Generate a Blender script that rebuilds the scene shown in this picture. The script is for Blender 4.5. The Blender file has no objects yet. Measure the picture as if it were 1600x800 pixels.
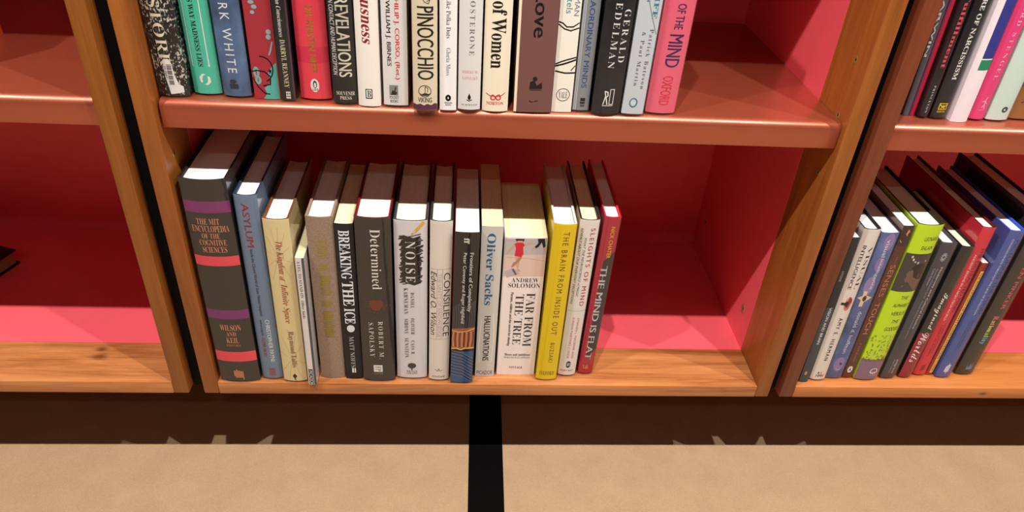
import bpy, bmesh, math, random
from mathutils import Vector, Matrix
from mathutils.geometry import tessellate_polygon

S = 0.86                      # scene measurements -> metres
scene = bpy.context.scene
COL = scene.collection

# ------------------------------------------------------------------ camera
def make_camera():
    f, pitch, yaw, roll = 1151.68, math.radians(34.627), math.radians(5.0575), math.radians(4.0348)
    fw = Vector((math.sin(yaw)*math.cos(pitch), math.cos(yaw)*math.cos(pitch), -math.sin(pitch)))
    r = fw.cross(Vector((0, 0, 1))).normalized(); u = r.cross(fw)
    r2 = r*math.cos(roll) + u*math.sin(roll); u2 = -r*math.sin(roll) + u*math.cos(roll)
    cam = bpy.data.cameras.new('camera'); o = bpy.data.objects.new('camera', cam); COL.objects.link(o)
    cam.sensor_width = 36; cam.lens = f/1600*36; cam.clip_start = .01
    m = Matrix((r2, u2, -fw)).transposed().to_4x4(); m.translation = Vector((.3427, -.7864, .7774))*S
    o.matrix_world = m; scene.camera = o
make_camera()

# ------------------------------------------------------------------ light
world = bpy.data.worlds.new('world'); scene.world = world; world.use_nodes = True
world.node_tree.nodes['Background'].inputs[0].default_value = (1, .80, .62, 1)
world.node_tree.nodes['Background'].inputs[1].default_value = .06
def spot(x, y, z, power, aim, radius=.018, size=80):
    l = bpy.data.lights.new('ceiling_spot', 'SPOT'); l.energy = power; l.color = (1, .96, .90)
    l.shadow_soft_size = radius; l.spot_size = math.radians(size); l.spot_blend = .6
    o = bpy.data.objects.new('ceiling_spot', l); COL.objects.link(o); o.location = (x, y, z)
    o.rotation_euler = (Vector(aim)-Vector((x, y, z))).to_track_quat('-Z', 'Y').to_euler()
for lx in (-.85, .18, 1.20, 2.22):          # the row of spots over the aisle
    spot(lx*S, -.83*S, 2.5*S, 102, (lx*S, -.25, -.1), .018, 110)
for lx in (-.7, .5, 1.7):                   # the next row of spots, further back in the room
    spot(lx, -2.0, 2.3, 4.5, (lx*.7+.15, .0, .2), .03, 90)
vs = scene.view_settings
vs.view_transform = 'Standard'; vs.look = 'None'; vs.gamma = 1; vs.use_curve_mapping = False
vs.exposure = 0.0

# ------------------------------------------------------------------ materials
def lin(c):
    return tuple(((v/255)/12.92 if v/255 <= .04045 else ((v/255+.055)/1.055)**2.4) for v in c)
MATS = {}
def nodemat(name):
    m = bpy.data.materials.new(name); m.use_nodes = True
    return m, m.node_tree, m.node_tree.nodes['Principled BSDF']
GAIN = 1.42
def albedo(c, gain=GAIN):
    l = lin(c); g = .62 + (gain-.62)*max(l)**.5; g = min(g, .9/max(max(l), 1e-6)); return tuple(v*g for v in l)
def ink(c, rough=.45, coat=0.0, gain=GAIN):
    k = ('ink', c, rough, coat)
    if k not in MATS:
        m, nt, b = nodemat('printed_ink')
        b.inputs['Base Color'].default_value = (*albedo(c, gain), 1)
        b.inputs['Roughness'].default_value = rough; b.inputs['Specular IOR Level'].default_value = .25
        b.inputs['Coat Weight'].default_value = coat; b.inputs['Coat Roughness'].default_value = .12
        MATS[k] = m
    return MATS[k]
def texcoord(nt, scale=(1, 1, 1)):
    t = nt.nodes.new('ShaderNodeTexCoord'); mp = nt.nodes.new('ShaderNodeMapping')
    mp.inputs['Scale'].default_value = scale
    nt.links.new(t.outputs['Object'], mp.inputs['Vector']); return mp.outputs['Vector']
def noise(nt, vec, scale, detail=4, rough=.55, dist=0):
    n = nt.nodes.new('ShaderNodeTexNoise'); n.inputs['Scale'].default_value = scale
    n.inputs['Detail'].default_value = detail; n.inputs['Roughness'].default_value = rough
    n.inputs['Distortion'].default_value = dist
    nt.links.new(vec, n.inputs['Vector']); return n.outputs['Fac']
def ramp(nt, fac, stops):
    r = nt.nodes.new('ShaderNodeValToRGB'); e = r.color_ramp.elements
    while len(e) < len(stops): e.new(.5)
    for i, (p, c) in enumerate(stops): e[i].position = p; e[i].color = (*c, 1)
    nt.links.new(fac, r.inputs['Fac']); return r.outputs['Color']
def bump(nt, b, h, strength, dist=.001):
    n = nt.nodes.new('ShaderNodeBump'); n.inputs['Strength'].default_value = strength; n.inputs['Distance'].default_value = dist
    nt.links.new(h, n.inputs['Height']); nt.links.new(n.outputs['Normal'], b.inputs['Normal'])
def cover_mat(c, pat):
    k = ('cover', c, pat)
    if k in MATS: return MATS[k]
    base = albedo(c)
    m, nt, b = nodemat('book_cover_'+pat)
    b.inputs['Roughness'].default_value = .38; b.inputs['Specular IOR Level'].default_value = .25; b.inputs['Base Color'].default_value = (*base, 1)
    if pat == 'cloth':
        b.inputs['Roughness'].default_value = .85
        f1 = noise(nt, texcoord(nt, (1, 1, 6)), 400, 2); f2 = noise(nt, texcoord(nt, (6, 1, 1)), 400, 2)
        mx = nt.nodes.new('ShaderNodeMath'); mx.operation = 'ADD'
        nt.links.new(f1, mx.inputs[0]); nt.links.new(f2, mx.inputs[1])
        mh = nt.nodes.new('ShaderNodeMath'); mh.operation = 'MULTIPLY'; mh.inputs[1].default_value = .5; nt.links.new(mx.outputs[0], mh.inputs[0])
        nt.links.new(ramp(nt, mh.outputs[0], [(.3, tuple(v*.6 for v in base)), (.7, tuple(min(1, v*1.3) for v in base))]), b.inputs['Base Color'])
        bump(nt, b, mh.outputs[0], .5, .0006)
    elif pat == 'speckle':
        f = noise(nt, texcoord(nt, (1.3, 1, .8)), 420, 3, .6); g = noise(nt, texcoord(nt), 26, 2)
        mx = nt.nodes.new('ShaderNodeMath'); mx.operation = 'MULTIPLY_ADD'; mx.inputs[1].default_value = .55
        nt.links.new(g, mx.inputs[0]); nt.links.new(f, mx.inputs[2])
        nt.links.new(ramp(nt, mx.outputs[0], [(.82, base), (.90, (.72, .68, .6))]), b.inputs['Base Color'])
    elif pat == 'clouds':
        f = noise(nt, texcoord(nt, (1, 1, .6)), 28, 6, .6)
        nt.links.new(ramp(nt, f, [(.3, tuple(v*.45 for v in base)), (.5, base), (.72, tuple(min(1, v*1.5+.03) for v in base))]), b.inputs['Base Color'])
    MATS[k] = m; return m
def page_mat(c):
    k = ('page', c)
    if k in MATS: return MATS[k]
    m, nt, b = nodemat('page_edges'); b.inputs['Roughness'].default_value = .9
    base = lin(c)
    f = noise(nt, texcoord(nt, (1, .02, .02)), 1500, 3, .7)
    g = noise(nt, texcoord(nt, (1, .05, .05)), 160, 2)
    mx = nt.nodes.new('ShaderNodeMath'); mx.operation = 'MULTIPLY_ADD'; mx.inputs[1].default_value = .5
    nt.links.new(g, mx.inputs[0]); nt.links.new(f, mx.inputs[2])
    nt.links.new(ramp(nt, mx.outputs[0], [(.5, tuple(v*.80 for v in base)), (.85, tuple(min(.84, v) for v in base))]), b.inputs['Base Color'])
    bump(nt, b, mx.outputs[0], .25, .0004)
    MATS[k] = m; return m
def film_mat():
    if 'film' in MATS: return MATS['film']
    m = bpy.data.materials.new('clear_plastic_film'); m.use_nodes = True; nt = m.node_tree
    for n in list(nt.nodes): nt.nodes.remove(n)
    out = nt.nodes.new('ShaderNodeOutputMaterial'); mix = nt.nodes.new('ShaderNodeMixShader')
    tr = nt.nodes.new('ShaderNodeBsdfTransparent'); tr.inputs[0].default_value = (.985, .985, .985, 1)
    gl = nt.nodes.new('ShaderNodeBsdfGlossy'); gl.inputs['Roughness'].default_value = .07
    lw = nt.nodes.new('ShaderNodeLayerWeight'); lw.inputs['Blend'].default_value = .5
    pw = nt.nodes.new('ShaderNodeMath'); pw.operation = 'POWER'; pw.inputs[1].default_value = 4
    ma = nt.nodes.new('ShaderNodeMath'); ma.operation = 'MULTIPLY_ADD'; ma.inputs[1].default_value = .8; ma.inputs[2].default_value = .055
    nt.links.new(lw.outputs['Facing'], pw.inputs[0]); nt.links.new(pw.outputs[0], ma.inputs[0]); nt.links.new(ma.outputs[0], mix.inputs[0])
    bt = noise(nt, texcoord(nt, (1, 1, .5)), 90, 2); bn = nt.nodes.new('ShaderNodeBump'); bn.inputs['Strength'].default_value = .12; bn.inputs['Distance'].default_value = .002
    nt.links.new(bt, bn.inputs['Height']); nt.links.new(bn.outputs[0], gl.inputs['Normal'])
    nt.links.new(tr.outputs[0], mix.inputs[1]); nt.links.new(gl.outputs[0], mix.inputs[2]); nt.links.new(mix.outputs[0], out.inputs[0])
    MATS['film'] = m; return m
def wood_mat(name, dark, light, axis, rough=.38, streak=None, knots=()):
    k = ('wood', name, axis)
    if k in MATS: return MATS[k]
    m, nt, b = nodemat(name)
    sc = {'z': (1, 1, .06), 'x': (.06, 1, 1)}[axis]
    f = noise(nt, texcoord(nt, sc), 55, 6, .6, .6); g = noise(nt, texcoord(nt, sc), 420, 3, .6)
    mx = nt.nodes.new('ShaderNodeMath'); mx.operation = 'MULTIPLY_ADD'; mx.inputs[1].default_value = .3; 
    nt.links.new(g, mx.inputs[0]); nt.links.new(f, mx.inputs[2])
    mid = tuple((a+c)/2 for a, c in zip(dark, light))
    stops = [(.46, dark), (.62, mid), (.80, light)]
    if streak: stops = [(.38, streak)] + [(.47, dark), (.62, mid), (.80, light)]
    col = ramp(nt, mx.outputs[0], stops)
    for kx, ky, kz, kr in knots:
        tc = nt.nodes.new('ShaderNodeTexCoord'); sub = nt.nodes.new('ShaderNodeVectorMath'); sub.operation = 'SUBTRACT'; sub.inputs[1].default_value = (kx, ky, kz)
        scl = nt.nodes.new('ShaderNodeVectorMath'); scl.operation = 'MULTIPLY'; scl.inputs[1].default_value = (.6, 1, 1)
        ln = nt.nodes.new('ShaderNodeVectorMath'); ln.operation = 'LENGTH'
        nt.links.new(tc.outputs['Object'], sub.inputs[0]); nt.links.new(sub.outputs[0], scl.inputs[0]); nt.links.new(scl.outputs[0], ln.inputs[0])
        ad = nt.nodes.new('ShaderNodeMath'); ad.operation = 'MULTIPLY_ADD'; ad.inputs[1].default_value = kr*1.6; nt.links.new(g, ad.inputs[0]); nt.links.new(ln.outputs['Value'], ad.inputs[2])
        mr = nt.nodes.new('ShaderNodeMapRange'); mr.inputs[1].default_value = kr*1.2; mr.inputs[2].default_value = kr*2.4; mr.inputs[3].default_value = .75; mr.inputs[4].default_value = 0
        nt.links.new(ad.outputs[0], mr.inputs[0])
        mc = nt.nodes.new('ShaderNodeMixRGB'); mc.inputs[2].default_value = (.10, .03, .008, 1)
        nt.links.new(mr.outputs[0], mc.inputs[0]); nt.links.new(col, mc.inputs[1]); col = mc.outputs[0]
    nt.links.new(col, b.inputs['Base Color'])
    b.inputs['Roughness'].default_value = rough
    bump(nt, b, mx.outputs[0], .12, .0008)
    MATS[k] = m; return m
def paint_mat(name, c, rough=.4, coat=0, metallic=0, spec=.5):
    k = ('paint', name)
    if k in MATS: return MATS[k]
    m, nt, b = nodemat(name); b.inputs['Roughness'].default_value = rough
    f = noise(nt, texcoord(nt), 30, 4)
    nt.links.new(ramp(nt, f, [(.3, tuple(v*.94 for v in c)), (.7, c)]), b.inputs['Base Color'])
    h = noise(nt, texcoord(nt), 700, 2); bump(nt, b, h, .06, .0005)
    b.inputs['Coat Weight'].default_value = coat; b.inputs['Coat Roughness'].default_value = .30
    b.inputs['Metallic'].default_value = metallic; b.inputs['Specular IOR Level'].default_value = spec
    MATS[k] = m; return m
CRIMSON = paint_mat('crimson_paint', (.93, .120, .150), .42)
SALMON = paint_mat('terracotta_enamel', (.53, .122, .060), .38, 1.0, .62, .5)
BLACK = paint_mat('black_matt', (.004, .004, .0045), .6, 0, 0, .1)
BRASS = paint_mat('brass', (.42, .27, .09), .3, .2, .4)
DARKHOLE = paint_mat('dark_hole', (.01, .007, .005), .8)
WOODS = {
    'l': ((.24, .068, .010), (.38, .125, .020)),
    'm': ((.27, .074, .012), (.42, .135, .026)),
    'r': ((.155, .032, .012), (.24, .058, .024)),
}
BASEW = ((.30, .088, .020), (.60, .235, .080))
def kraft_mat():
    m, nt, b = nodemat('kraft_brown_floor'); b.inputs['Roughness'].default_value = .7
    f = noise(nt, texcoord(nt, (1, .6, 1)), 900, 5, .6); g = noise(nt, texcoord(nt), 22, 5, .65)
    mx = nt.nodes.new('ShaderNodeMath'); mx.operation = 'MULTIPLY_ADD'; mx.inputs[1].default_value = .45
    nt.links.new(g, mx.inputs[0]); nt.links.new(f, mx.inputs[2])
    nt.links.new(ramp(nt, mx.outputs[0], [(.45, (.345, .215, .118)), (.95, (.485, .325, .190))]), b.inputs['Base Color'])
    bump(nt, b, f, .15, .0006)
    return m

# ------------------------------------------------------------------ mesh helpers
def link(name, me, mats, parent=None, loc=None):
    o = bpy.data.objects.new(name, me); COL.objects.link(o)
    for m in mats: me.materials.append(m)
    if parent: o.parent = parent
    if loc: o.location = loc
    return o
def box_mesh(name, a, b, bevel=0, seg=2):
    bm = bmesh.new()
    bmesh.ops.create_cube(bm, size=1)
    for v in bm.verts:
        v.co = Vector([(a[i]+b[i])/2 + v.co[i]*(b[i]-a[i]) for i in range(3)])
    if bevel:
        bmesh.ops.bevel(bm, geom=bm.edges[:], offset=bevel, segments=seg, profile=.5, affect='EDGES', clamp_overlap=True)
    me = bpy.data.meshes.new(name); bm.to_mesh(me); bm.free()
    if bevel:
        for p in me.polygons: p.use_smooth = True
        me.set_sharp_from_angle(angle=math.radians(40))
    return me
def box(name, a, b, mat, parent=None, bevel=0, seg=2):
    a = [v*S for v in a]; b = [v*S for v in b]
    return link(name, box_mesh(name, a, b, bevel, seg), [mat], parent)
def empty(name, loc, label, cat, group=None):
    o = bpy.data.objects.new(name, None); COL.objects.link(o); o.location = loc
    o.empty_display_size = .02
    o['label'] = label; o['category'] = cat
    if group: o['group'] = group
    return o

# ------------------------------------------------------------------ setting
W, D, ZB, ZL, TOP, YW, ZF = .80, .3947, -.0219, .4283, 1.30, .0833, -.20
T = .0215
def structure(o, label=None):
    o['kind'] = 'structure'
    if label: o['label'] = label
    return o
structure(box('floor', (-3.2, -4.2, ZF-.03), (4.2, .46, ZF), kraft_mat()), 'kraft brown floor covering in front of and under the bookcases')
structure(box('wall_back', (-3.2, .46, ZF-.03), (4.2, .50, 3.2), paint_mat('wall_paint', (.42, .36, .30), .8)), 'plain wall behind the bookcases')
strip = box('trim_1', (-.0284, -1.6, ZF), (.0284, .42, ZF+.0008), paint_mat('black_strip', (.002, .002, .0024), .4, 0, 0, .12))
strip.location = (.3945*S, -.0, 0); strip.rotation_euler = (0, 0, -.0137)
structure(strip, 'black strip running across the brown floor')
structure(box('trim_2', (-.0422, .0190, -.0225), (-.0217, .030, TOP), BLACK), 'black filler strip between left and middle bookcases')
structure(box('trim_3', (.8225, .0190, -.0225), (.8384, .030, TOP), BLACK), 'black filler strip between middle and right bookcases')

def pin_hole(parent, x, y, z, side, screw=False):
    bm = bmesh.new(); n = 14; R = [(.0012, .0000), (.0021, .0003), (.0030, .0004), (.0036, .0000)]
    if screw: R = [(.0014, .0006), (.0040, .0010), (.0052, .0006), (.0056, .0)]
    rings = []
    for r, h in R:
        rings.append([bm.verts.new((side*h, r*math.cos(2*math.pi*k/n), r*1.25*math.sin(2*math.pi*k/n))) for k in range(n)])
    fs = bm.faces.new(rings[0]); fs.material_index = 1
    for a, b in zip(rings, rings[1:]):
        for k in range(n): bm.faces.new((a[k], a[(k+1) % n], b[(k+1) % n], b[k]))
    bmesh.ops.recalc_face_normals(bm, faces=bm.faces[:])
    me = bpy.data.meshes.new('shelf_pin_hole'); bm.to_mesh(me); bm.free()
    return link('brass_screw' if screw else 'shelf_pin_hole', me, [BRASS, DARKHOLE], parent, (x*S + side*.0002, y*S, z*S))

KNOTS = {'a': [(-.187*S, .068*S, 0, .004), (-.183*S, .052*S, 0, .005)], 'b': [], 'c': [(1.165*S, 0, -.012*S, .0028)]}
def shelf_mesh(a, b):
    bm = bmesh.new(); bmesh.ops.create_cube(bm, size=1)
    for v in bm.verts: v.co = Vector([(a[i]+b[i])/2 + v.co[i]*(b[i]-a[i]) for i in range(3)])
    lip = [e for e in bm.edges if all(v.co.y < a[1]+1e-6 and v.co.z > b[2]-1e-6 for v in e.verts)]
    bmesh.ops.bevel(bm, geom=lip, offset=.0080, segments=8, profile=.5, affect='EDGES')
    rest = [e for e in bm.edges if e.calc_face_angle(0) > 1.0]
    bmesh.ops.bevel(bm, geom=rest, offset=.0010, segments=2, profile=.5, affect='EDGES', clamp_overlap=True)
    me = bpy.data.meshes.new('shelf'); bm.to_mesh(me); bm.free()
    for p in me.polygons: p.use_smooth = True
    me.set_sharp_from_angle(angle=math.radians(40)); return me
def bookcase(x0, woods, label, basew, key):
    """x0 is the inner face of the left side panel"""
    root = empty('bookcase', ((x0+W/2)*S, D/2*S, ZF*S), label, 'bookcase', 'bookcases along the wall')
    off = Vector(root.location)
    def bx(name, a, b, mat, parent=root, bevel=0, seg=2):
        o = box(name, a, b, mat, None, bevel, seg); o.parent = parent
        if parent is root: o.location = -off
        return o
    wl = wood_mat('cherry_post_'+key+woods[0], *WOODS[woods[0]], 'z'); wr = wood_mat('cherry_post_'+key+woods[1], *WOODS[woods[1]], 'z')
    sl = bx('side_panel', (x0-T, 0, ZB), (x0, D+.01, TOP), wl, bevel=.0018)
    sr = bx('side_panel', (x0+W, 0, ZB), (x0+W+T, D+.01, TOP), wr, bevel=.0018)
    bx('painted_lining', (x0, YW, 0), (x0+.0005, D, TOP-.03), CRIMSON, sl)
    bx('painted_lining', (x0+W-.0005, YW, 0), (x0+W, D, TOP-.03), CRIMSON, sr)
    bx('base_board', (x0, 0, ZB), (x0+W, YW, 0), wood_mat('cherry_base_'+key, *basew, 'x', .34, (.16, .06, .015), KNOTS[key]), bevel=.0010)
    bx('base_underside', (x0, YW, ZB), (x0+W, D, -.006), wood_mat('cherry_base_'+key, *basew, 'x', .34, (.16, .06, .015)))
    bx('painted_base_panel', (x0, YW, -.006), (x0+W, D, 0), CRIMSON)
    bx('back_panel', (x0, D, ZB), (x0+W, D+.009, TOP-.03), CRIMSON)
    bx('top_panel', (x0, 0, TOP-.03), (x0+W, D+.009, TOP), wl, bevel=.001)
    bx('plinth', (x0-T, .235, ZF), (x0+W+T, D, ZB), BLACK)
    for z in (ZL, 2*ZL):
        sh = link('shelf', shelf_mesh([v*S for v in (x0+.0030, .0086, z-.033)], [v*S for v in (x0+W-.0006, D-.001, z)]), [SALMON], root, -off)
    for z in (.3525, .5003, .745, .93):
        pin_hole(sr, x0+W, .0290, z, -1); pin_hole(sl, x0, .0285, z, 1)
    pin_hole(sr, x0+W, .0278, .4312, -1)
    pin_hole(sr, x0+W-.0005, .1153, .0591, -1, True); pin_hole(sl, x0+.0005, .1153, .0591, 1, True)
    pin_hole(sr, x0+W-.0005, .3546, .0719, -1); pin_hole(sl, x0+.0005, .3546, .0719, 1)
    return root
bookcase(-.0642-W, 'll', 'nearly empty cherry wood bookcase with crimson interior, on the left', BASEW, 'a')
bookcase(0, 'mm', 'cherry wood bookcase with crimson interior and full upper row of books, in the middle', BASEW, 'b')
bookcase(.86, 'rr', 'bookcase with darker reddish posts and crimson interior, on the right', ((.42, .125, .026), (.62, .22, .06)), 'c')

# ------------------------------------------------------------------ books
NAMES = {'T': 'title_lettering', 'A': 'author_lettering', 'S': 'subtitle_lettering', 'L': 'publisher_lettering', 'P': 'publisher_emblem',
         'B': 'printed_band', 'C': 'cover_picture', 'K': 'barcode_sticker', 'G': 'gilt_lettering', 'D': 'brush_drawing'}
def serif(s, base):
    o = ''
    for ch in s:
        if 'A' <= ch <= 'Z': o += chr(base + ord(ch)-65)
        elif 'a' <= ch <= 'z': o += chr(base + 26 + ord(ch)-97)
        else: o += ch
    return o
STY = {'s': ('', 0, 0), 's/': ('', 0, .25), 'S': ('', 0, 0), 'C': ('', 0, 0), 'r': ('R', -.011, 0), 'R': ('R', .004, 0), 'i': ('R', -.010, .28), 'I': ('R', .004, .25), 'c': ('c', .0, 0)}
TEXTS = {}
def text_curve(st, tx):
    k = (st, tx)
    if k in TEXTS: return
    fam, off, sh = STY[st.rstrip('+')]
    c = bpy.data.curves.new('lettering', 'FONT')
    c.body = serif(tx, 0x1D400) if fam == 'R' else serif(tx, 0x1D4D0) if fam == 'c' else tx
    c.offset = off; c.shear = sh; c.space_character = 1 + .35*st.count('+'); c.resolution_u = 3; c.fill_mode = 'FRONT'
    o = bpy.data.objects.new('lettering', c); COL.objects.link(o); TEXTS[k] = o
def bake_texts():
    bpy.context.view_layer.update(); dg = bpy.context.evaluated_depsgraph_get()
    for k, o in list(TEXTS.items()):
        me = o.evaluated_get(dg).to_mesh()
        vs_ = [v.co.copy() for v in me.vertices]; fs = [tuple(p.vertices) for p in me.polygons]
        o.evaluated_get(dg).to_mesh_clear()
        x0 = min(v.x for v in vs_); x1 = max(v.x for v in vs_); y0 = min(v.y for v in vs_); y1 = max(v.y for v in vs_)
        pts = [((v.x-x0)/(x1-x0), (v.y-y0)/(y1-y0)) for v in vs_]
        if k[0][0] in 'SC':                     # bolder strokes: overlaid, slightly shifted copies
            sh = .034/(x1-x0); n = len(pts); base = pts; bf = fs; pts = []; fs = []
            for q, (dx, dy) in enumerate(((0, 0), (sh, 0))):
                pts += [(a+dx, b+dy) for a, b in base]; fs += [tuple(i+q*n for i in f) for f in bf]
        TEXTS[k] = (pts, fs)
        c = o.data; bpy.data.objects.remove(o); bpy.data.curves.remove(c)

PEXP = 2.4
class Book:
    def __init__(s, w, sag): s.w, s.sag = w, sag
    def y(s, x): return s.sag*min(1, abs(2*x/s.w))**PEXP
def item_mesh(it, w):
    """flat geometry in (x, z) of the spine"""
    k = it[0]; X = lambda u: (u-.5)*w
    if k in 'th':
        _, _, st, tx, c, u0, u1, v0, v1 = it
        pts, fs = TEXTS[(st, tx)]
        if k == 't': return [(X(u0+(u1-u0)*b), v0+(v1-v0)*a) for a, b in pts], fs, c
        return [(X(u0+(u1-u0)*a), v1+(v0-v1)*b) for a, b in pts], fs, c
    if k == 'b':
        _, _, c, u0, u1, v0, v1 = it
        return [(X(u0), v0), (X(u1), v0), (X(u1), v1), (X(u0), v1)], [(0, 1, 2, 3)], c
    if k == 'e':
        c, u0, u1, v0, v1 = it[2:7]; th = it[7] if len(it) > 7 else None
        n = 10 if abs(u1-u0) < .06 else 20; cx, cz, rx, rz = X((u0+u1)/2), (v0+v1)/2, (u1-u0)/2*w, (v0-v1)/2
        o = [(cx+rx*math.cos(2*math.pi*i/n), cz+rz*math.sin(2*math.pi*i/n)) for i in range(n)]
        if th is None: return o, [tuple(range(n))], c
        t = th*w; q = [(cx+(rx-t)*math.cos(2*math.pi*i/n), cz+(rz-t)*math.sin(2*math.pi*i/n)) for i in range(n)]
        return o+q, [(i, (i+1) % n, n+(i+1) % n, n+i) for i in range(n)], c
    if k == 'p':
        pts = [(X(u), v) for u, v in it[3]]
        return pts, [tuple(t) for t in tessellate_polygon([[Vector((a, b, 0)) for a, b in pts]])], it[2]
    if k == 'l':
        pts = [Vector((X(u), v)) for u, v in it[4]]; h = it[3]/2; V = []; F = []
        for p, q in zip(pts, pts[1:]):
            d = q-p
            if d.length < 1e-9: continue
            d.normalize(); n = Vector((-d.y, d.x))*h; e = d*h*.6; k0 = len(V)
            V += [tuple(p-e+n), tuple(p-e-n), tuple(q+e-n), tuple(q+e+n)]; F.append((k0, k0+1, k0+2, k0+3))
        return V, F, it[2]
def wrap(name, parts, bk, parent, z0):
    """parts: list of (verts2d, faces, colour, layer) -> one mesh lying on the spine"""
    bm = bmesh.new(); mats = []; lay = bm.verts.layers.float.new('lay')
    h = parent['_h']; hw = bk.w/2
    for V, F, c, L in parts:
        m = ink(c)
        if m not in mats: mats.append(m)
        mi = mats.index(m); vv = []
        for x, z in V:
            v = bm.verts.new((max(-hw, min(hw, x)), 0, max(z0+.0003, min(z0+h-.0003, z)))); v[lay] = L; vv.append(v)
        for f in F:
            if len(set(f)) < 3: continue
            try: fc = bm.faces.new([vv[i] for i in f]); fc.material_index = mi
            except ValueError: pass
    if bk.sag > .0002:
        n = 18
        for i in range(1, n):
            x = -bk.w/2 + bk.w*i/n
            bmesh.ops.bisect_plane(bm, geom=bm.verts[:]+bm.edges[:]+bm.faces[:], dist=1e-7, plane_co=(x, 0, 0), plane_no=(1, 0, 0))
    for v in bm.verts: v.co.y = bk.y(v.co.x) - .0001 - .000005*v[lay]
    bm.normal_update()
    for f in bm.faces:
        if f.normal.y > 0: f.normal_flip()
    me = bpy.data.meshes.new(name); bm.to_mesh(me); bm.free()
    return link(name, me, mats, parent)
def sheet(profA, profB, z0, z1, closed_caps=True):
    """prism between outer profile A and inner profile B (same count) from z0 to z1"""
    n = len(profA); V = []
    for pr in (profA, profB):
        for z in (z0, z1): V += [(x, y, z) for x, y in pr]
    F = []; M = []
    A0, A1, B0, B1 = 0, n, 2*n, 3*n
    for i in range(n-1):
        F.append((A0+i, A0+i+1, A1+i+1, A1+i)); M.append(0)
        F.append((B0+i+1, B0+i, B1+i, B1+i+1)); M.append(1)
        F.append((A1+i, A1+i+1, B1+i+1, B1+i)); M.append(1)
        F.append((A0+i+1, A0+i, B0+i, B0+i+1)); M.append(1)
    for i in (0, n-1): F.append((A0+i, B0+i, B1+i, A1+i)); M.append(0)
    return V, F, M
def make_book(label, kind, loc, w, d, h, lean, cover, pages, jacket, pat, board, sag, extra, row, items, group=None):
    root = empty('book', loc, label, 'book', group)
    root.rotation_euler = (0, math.radians(lean), 0)
    z0 = .0003
    if jacket: w -= .0016; z0 = .0022; h -= .0030
    root['_h'] = h
    sag = sag if sag is not None else (.004 if kind == 'H' else .001)
    sag *= .7
    bk = Book(w, sag); NS = 18
    tb = min(.0024, w*.09) if kind == 'H' else .0004
    ts = .0014 if kind == 'H' else .0004
    tt = [(-1+2*i/NS) for i in range(NS+1)]
    outer = [(-w/2, d)] + [(t*w/2, bk.y(t*w/2)) for t in tt] + [(w/2, d)]
    inner = [(-w/2+tb, d)] + [(t*(w/2-tb), bk.y(t*w/2)+ts) for t in tt] + [(w/2-tb, d)]
    V, F, M = sheet(outer, inner, z0, z0+h)
    me = bpy.data.meshes.new('cover'); me.from_pydata(V, [], F)
    for p, mi in zip(me.polygons, M): p.material_index = mi; p.use_smooth = True
    me.set_sharp_from_angle(angle=math.radians(35))
    link('cover', me, [cover_mat(cover, pat), ink(board, .6) if board else (cover_mat(cover, pat))], root)
    sq = .0030 if kind == 'H' else .0003
    pb = [(t*(w/2-tb-.0002), bk.y(t*w/2)+ts+(.0012 if kind == 'H' else .0002)) for t in tt] + [(w/2-tb-.0002, d-sq), (0, d-sq-.0030 if kind == 'H' else d-sq), (-w/2+tb+.0002, d-sq)]
    n = len(pb); zb, zt = z0+sq, z0+h-sq
    V = [(x, y, zb) for x, y in pb] + [(x, y, zt) for x, y in pb]
    F = [tuple(range(n-1, -1, -1)), tuple(range(n, 2*n))] + [(i, (i+1) % n, n+(i+1) % n, n+i) for i in range(n)]
    me = bpy.data.meshes.new('page_block'); me.from_pydata(V, [], F); link('page_block', me, [page_mat(pages)], root)
    if jacket:
        oy, ox = .0012, .0004
        jo = [(-w/2-ox, d*.97)] + [(t*(w/2+ox), bk.y(t*w/2)-oy) for t in tt] + [(w/2+ox, d*.97)]
        ji = [(-w/2+.0012, d*.97)] + [(t*(w/2-.0012), bk.y(t*w/2)+.0010) for t in tt] + [(w/2-.0012, d*.97)]
        n = len(jo); zt = z0+h+.0012
        V = [(x, y, .0002) for x, y in jo] + [(x, y, zt) for x, y in jo] + [(x, y, zt-.0002) for x, y in ji]
        F = [(i, i+1, n+i+1, n+i) for i in range(n-1)] + [(n+i, n+i+1, 2*n+i+1, 2*n+i) for i in range(n-1)]
        me = bpy.data.meshes.new('plastic_jacket'); me.from_pydata(V, [], F)
        for p in me.polygons: p.use_smooth = True
        me.set_sharp_from_angle(angle=math.radians(35))
        link('plastic_jacket', me, [film_mat()], root)
    merged = {}
    for L, it in enumerate(items):
        V, F, c = item_mesh(it, w); nm = it[1]
        if nm in 'PCKGD': merged.setdefault(nm, []).append((V, F, c, L))
        else: wrap(NAMES[nm], [(V, F, c, L)], bk, root, z0)
    for nm, parts in merged.items(): wrap(NAMES[nm], parts, bk, root, z0)
    del root['_h']
    return root

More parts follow.
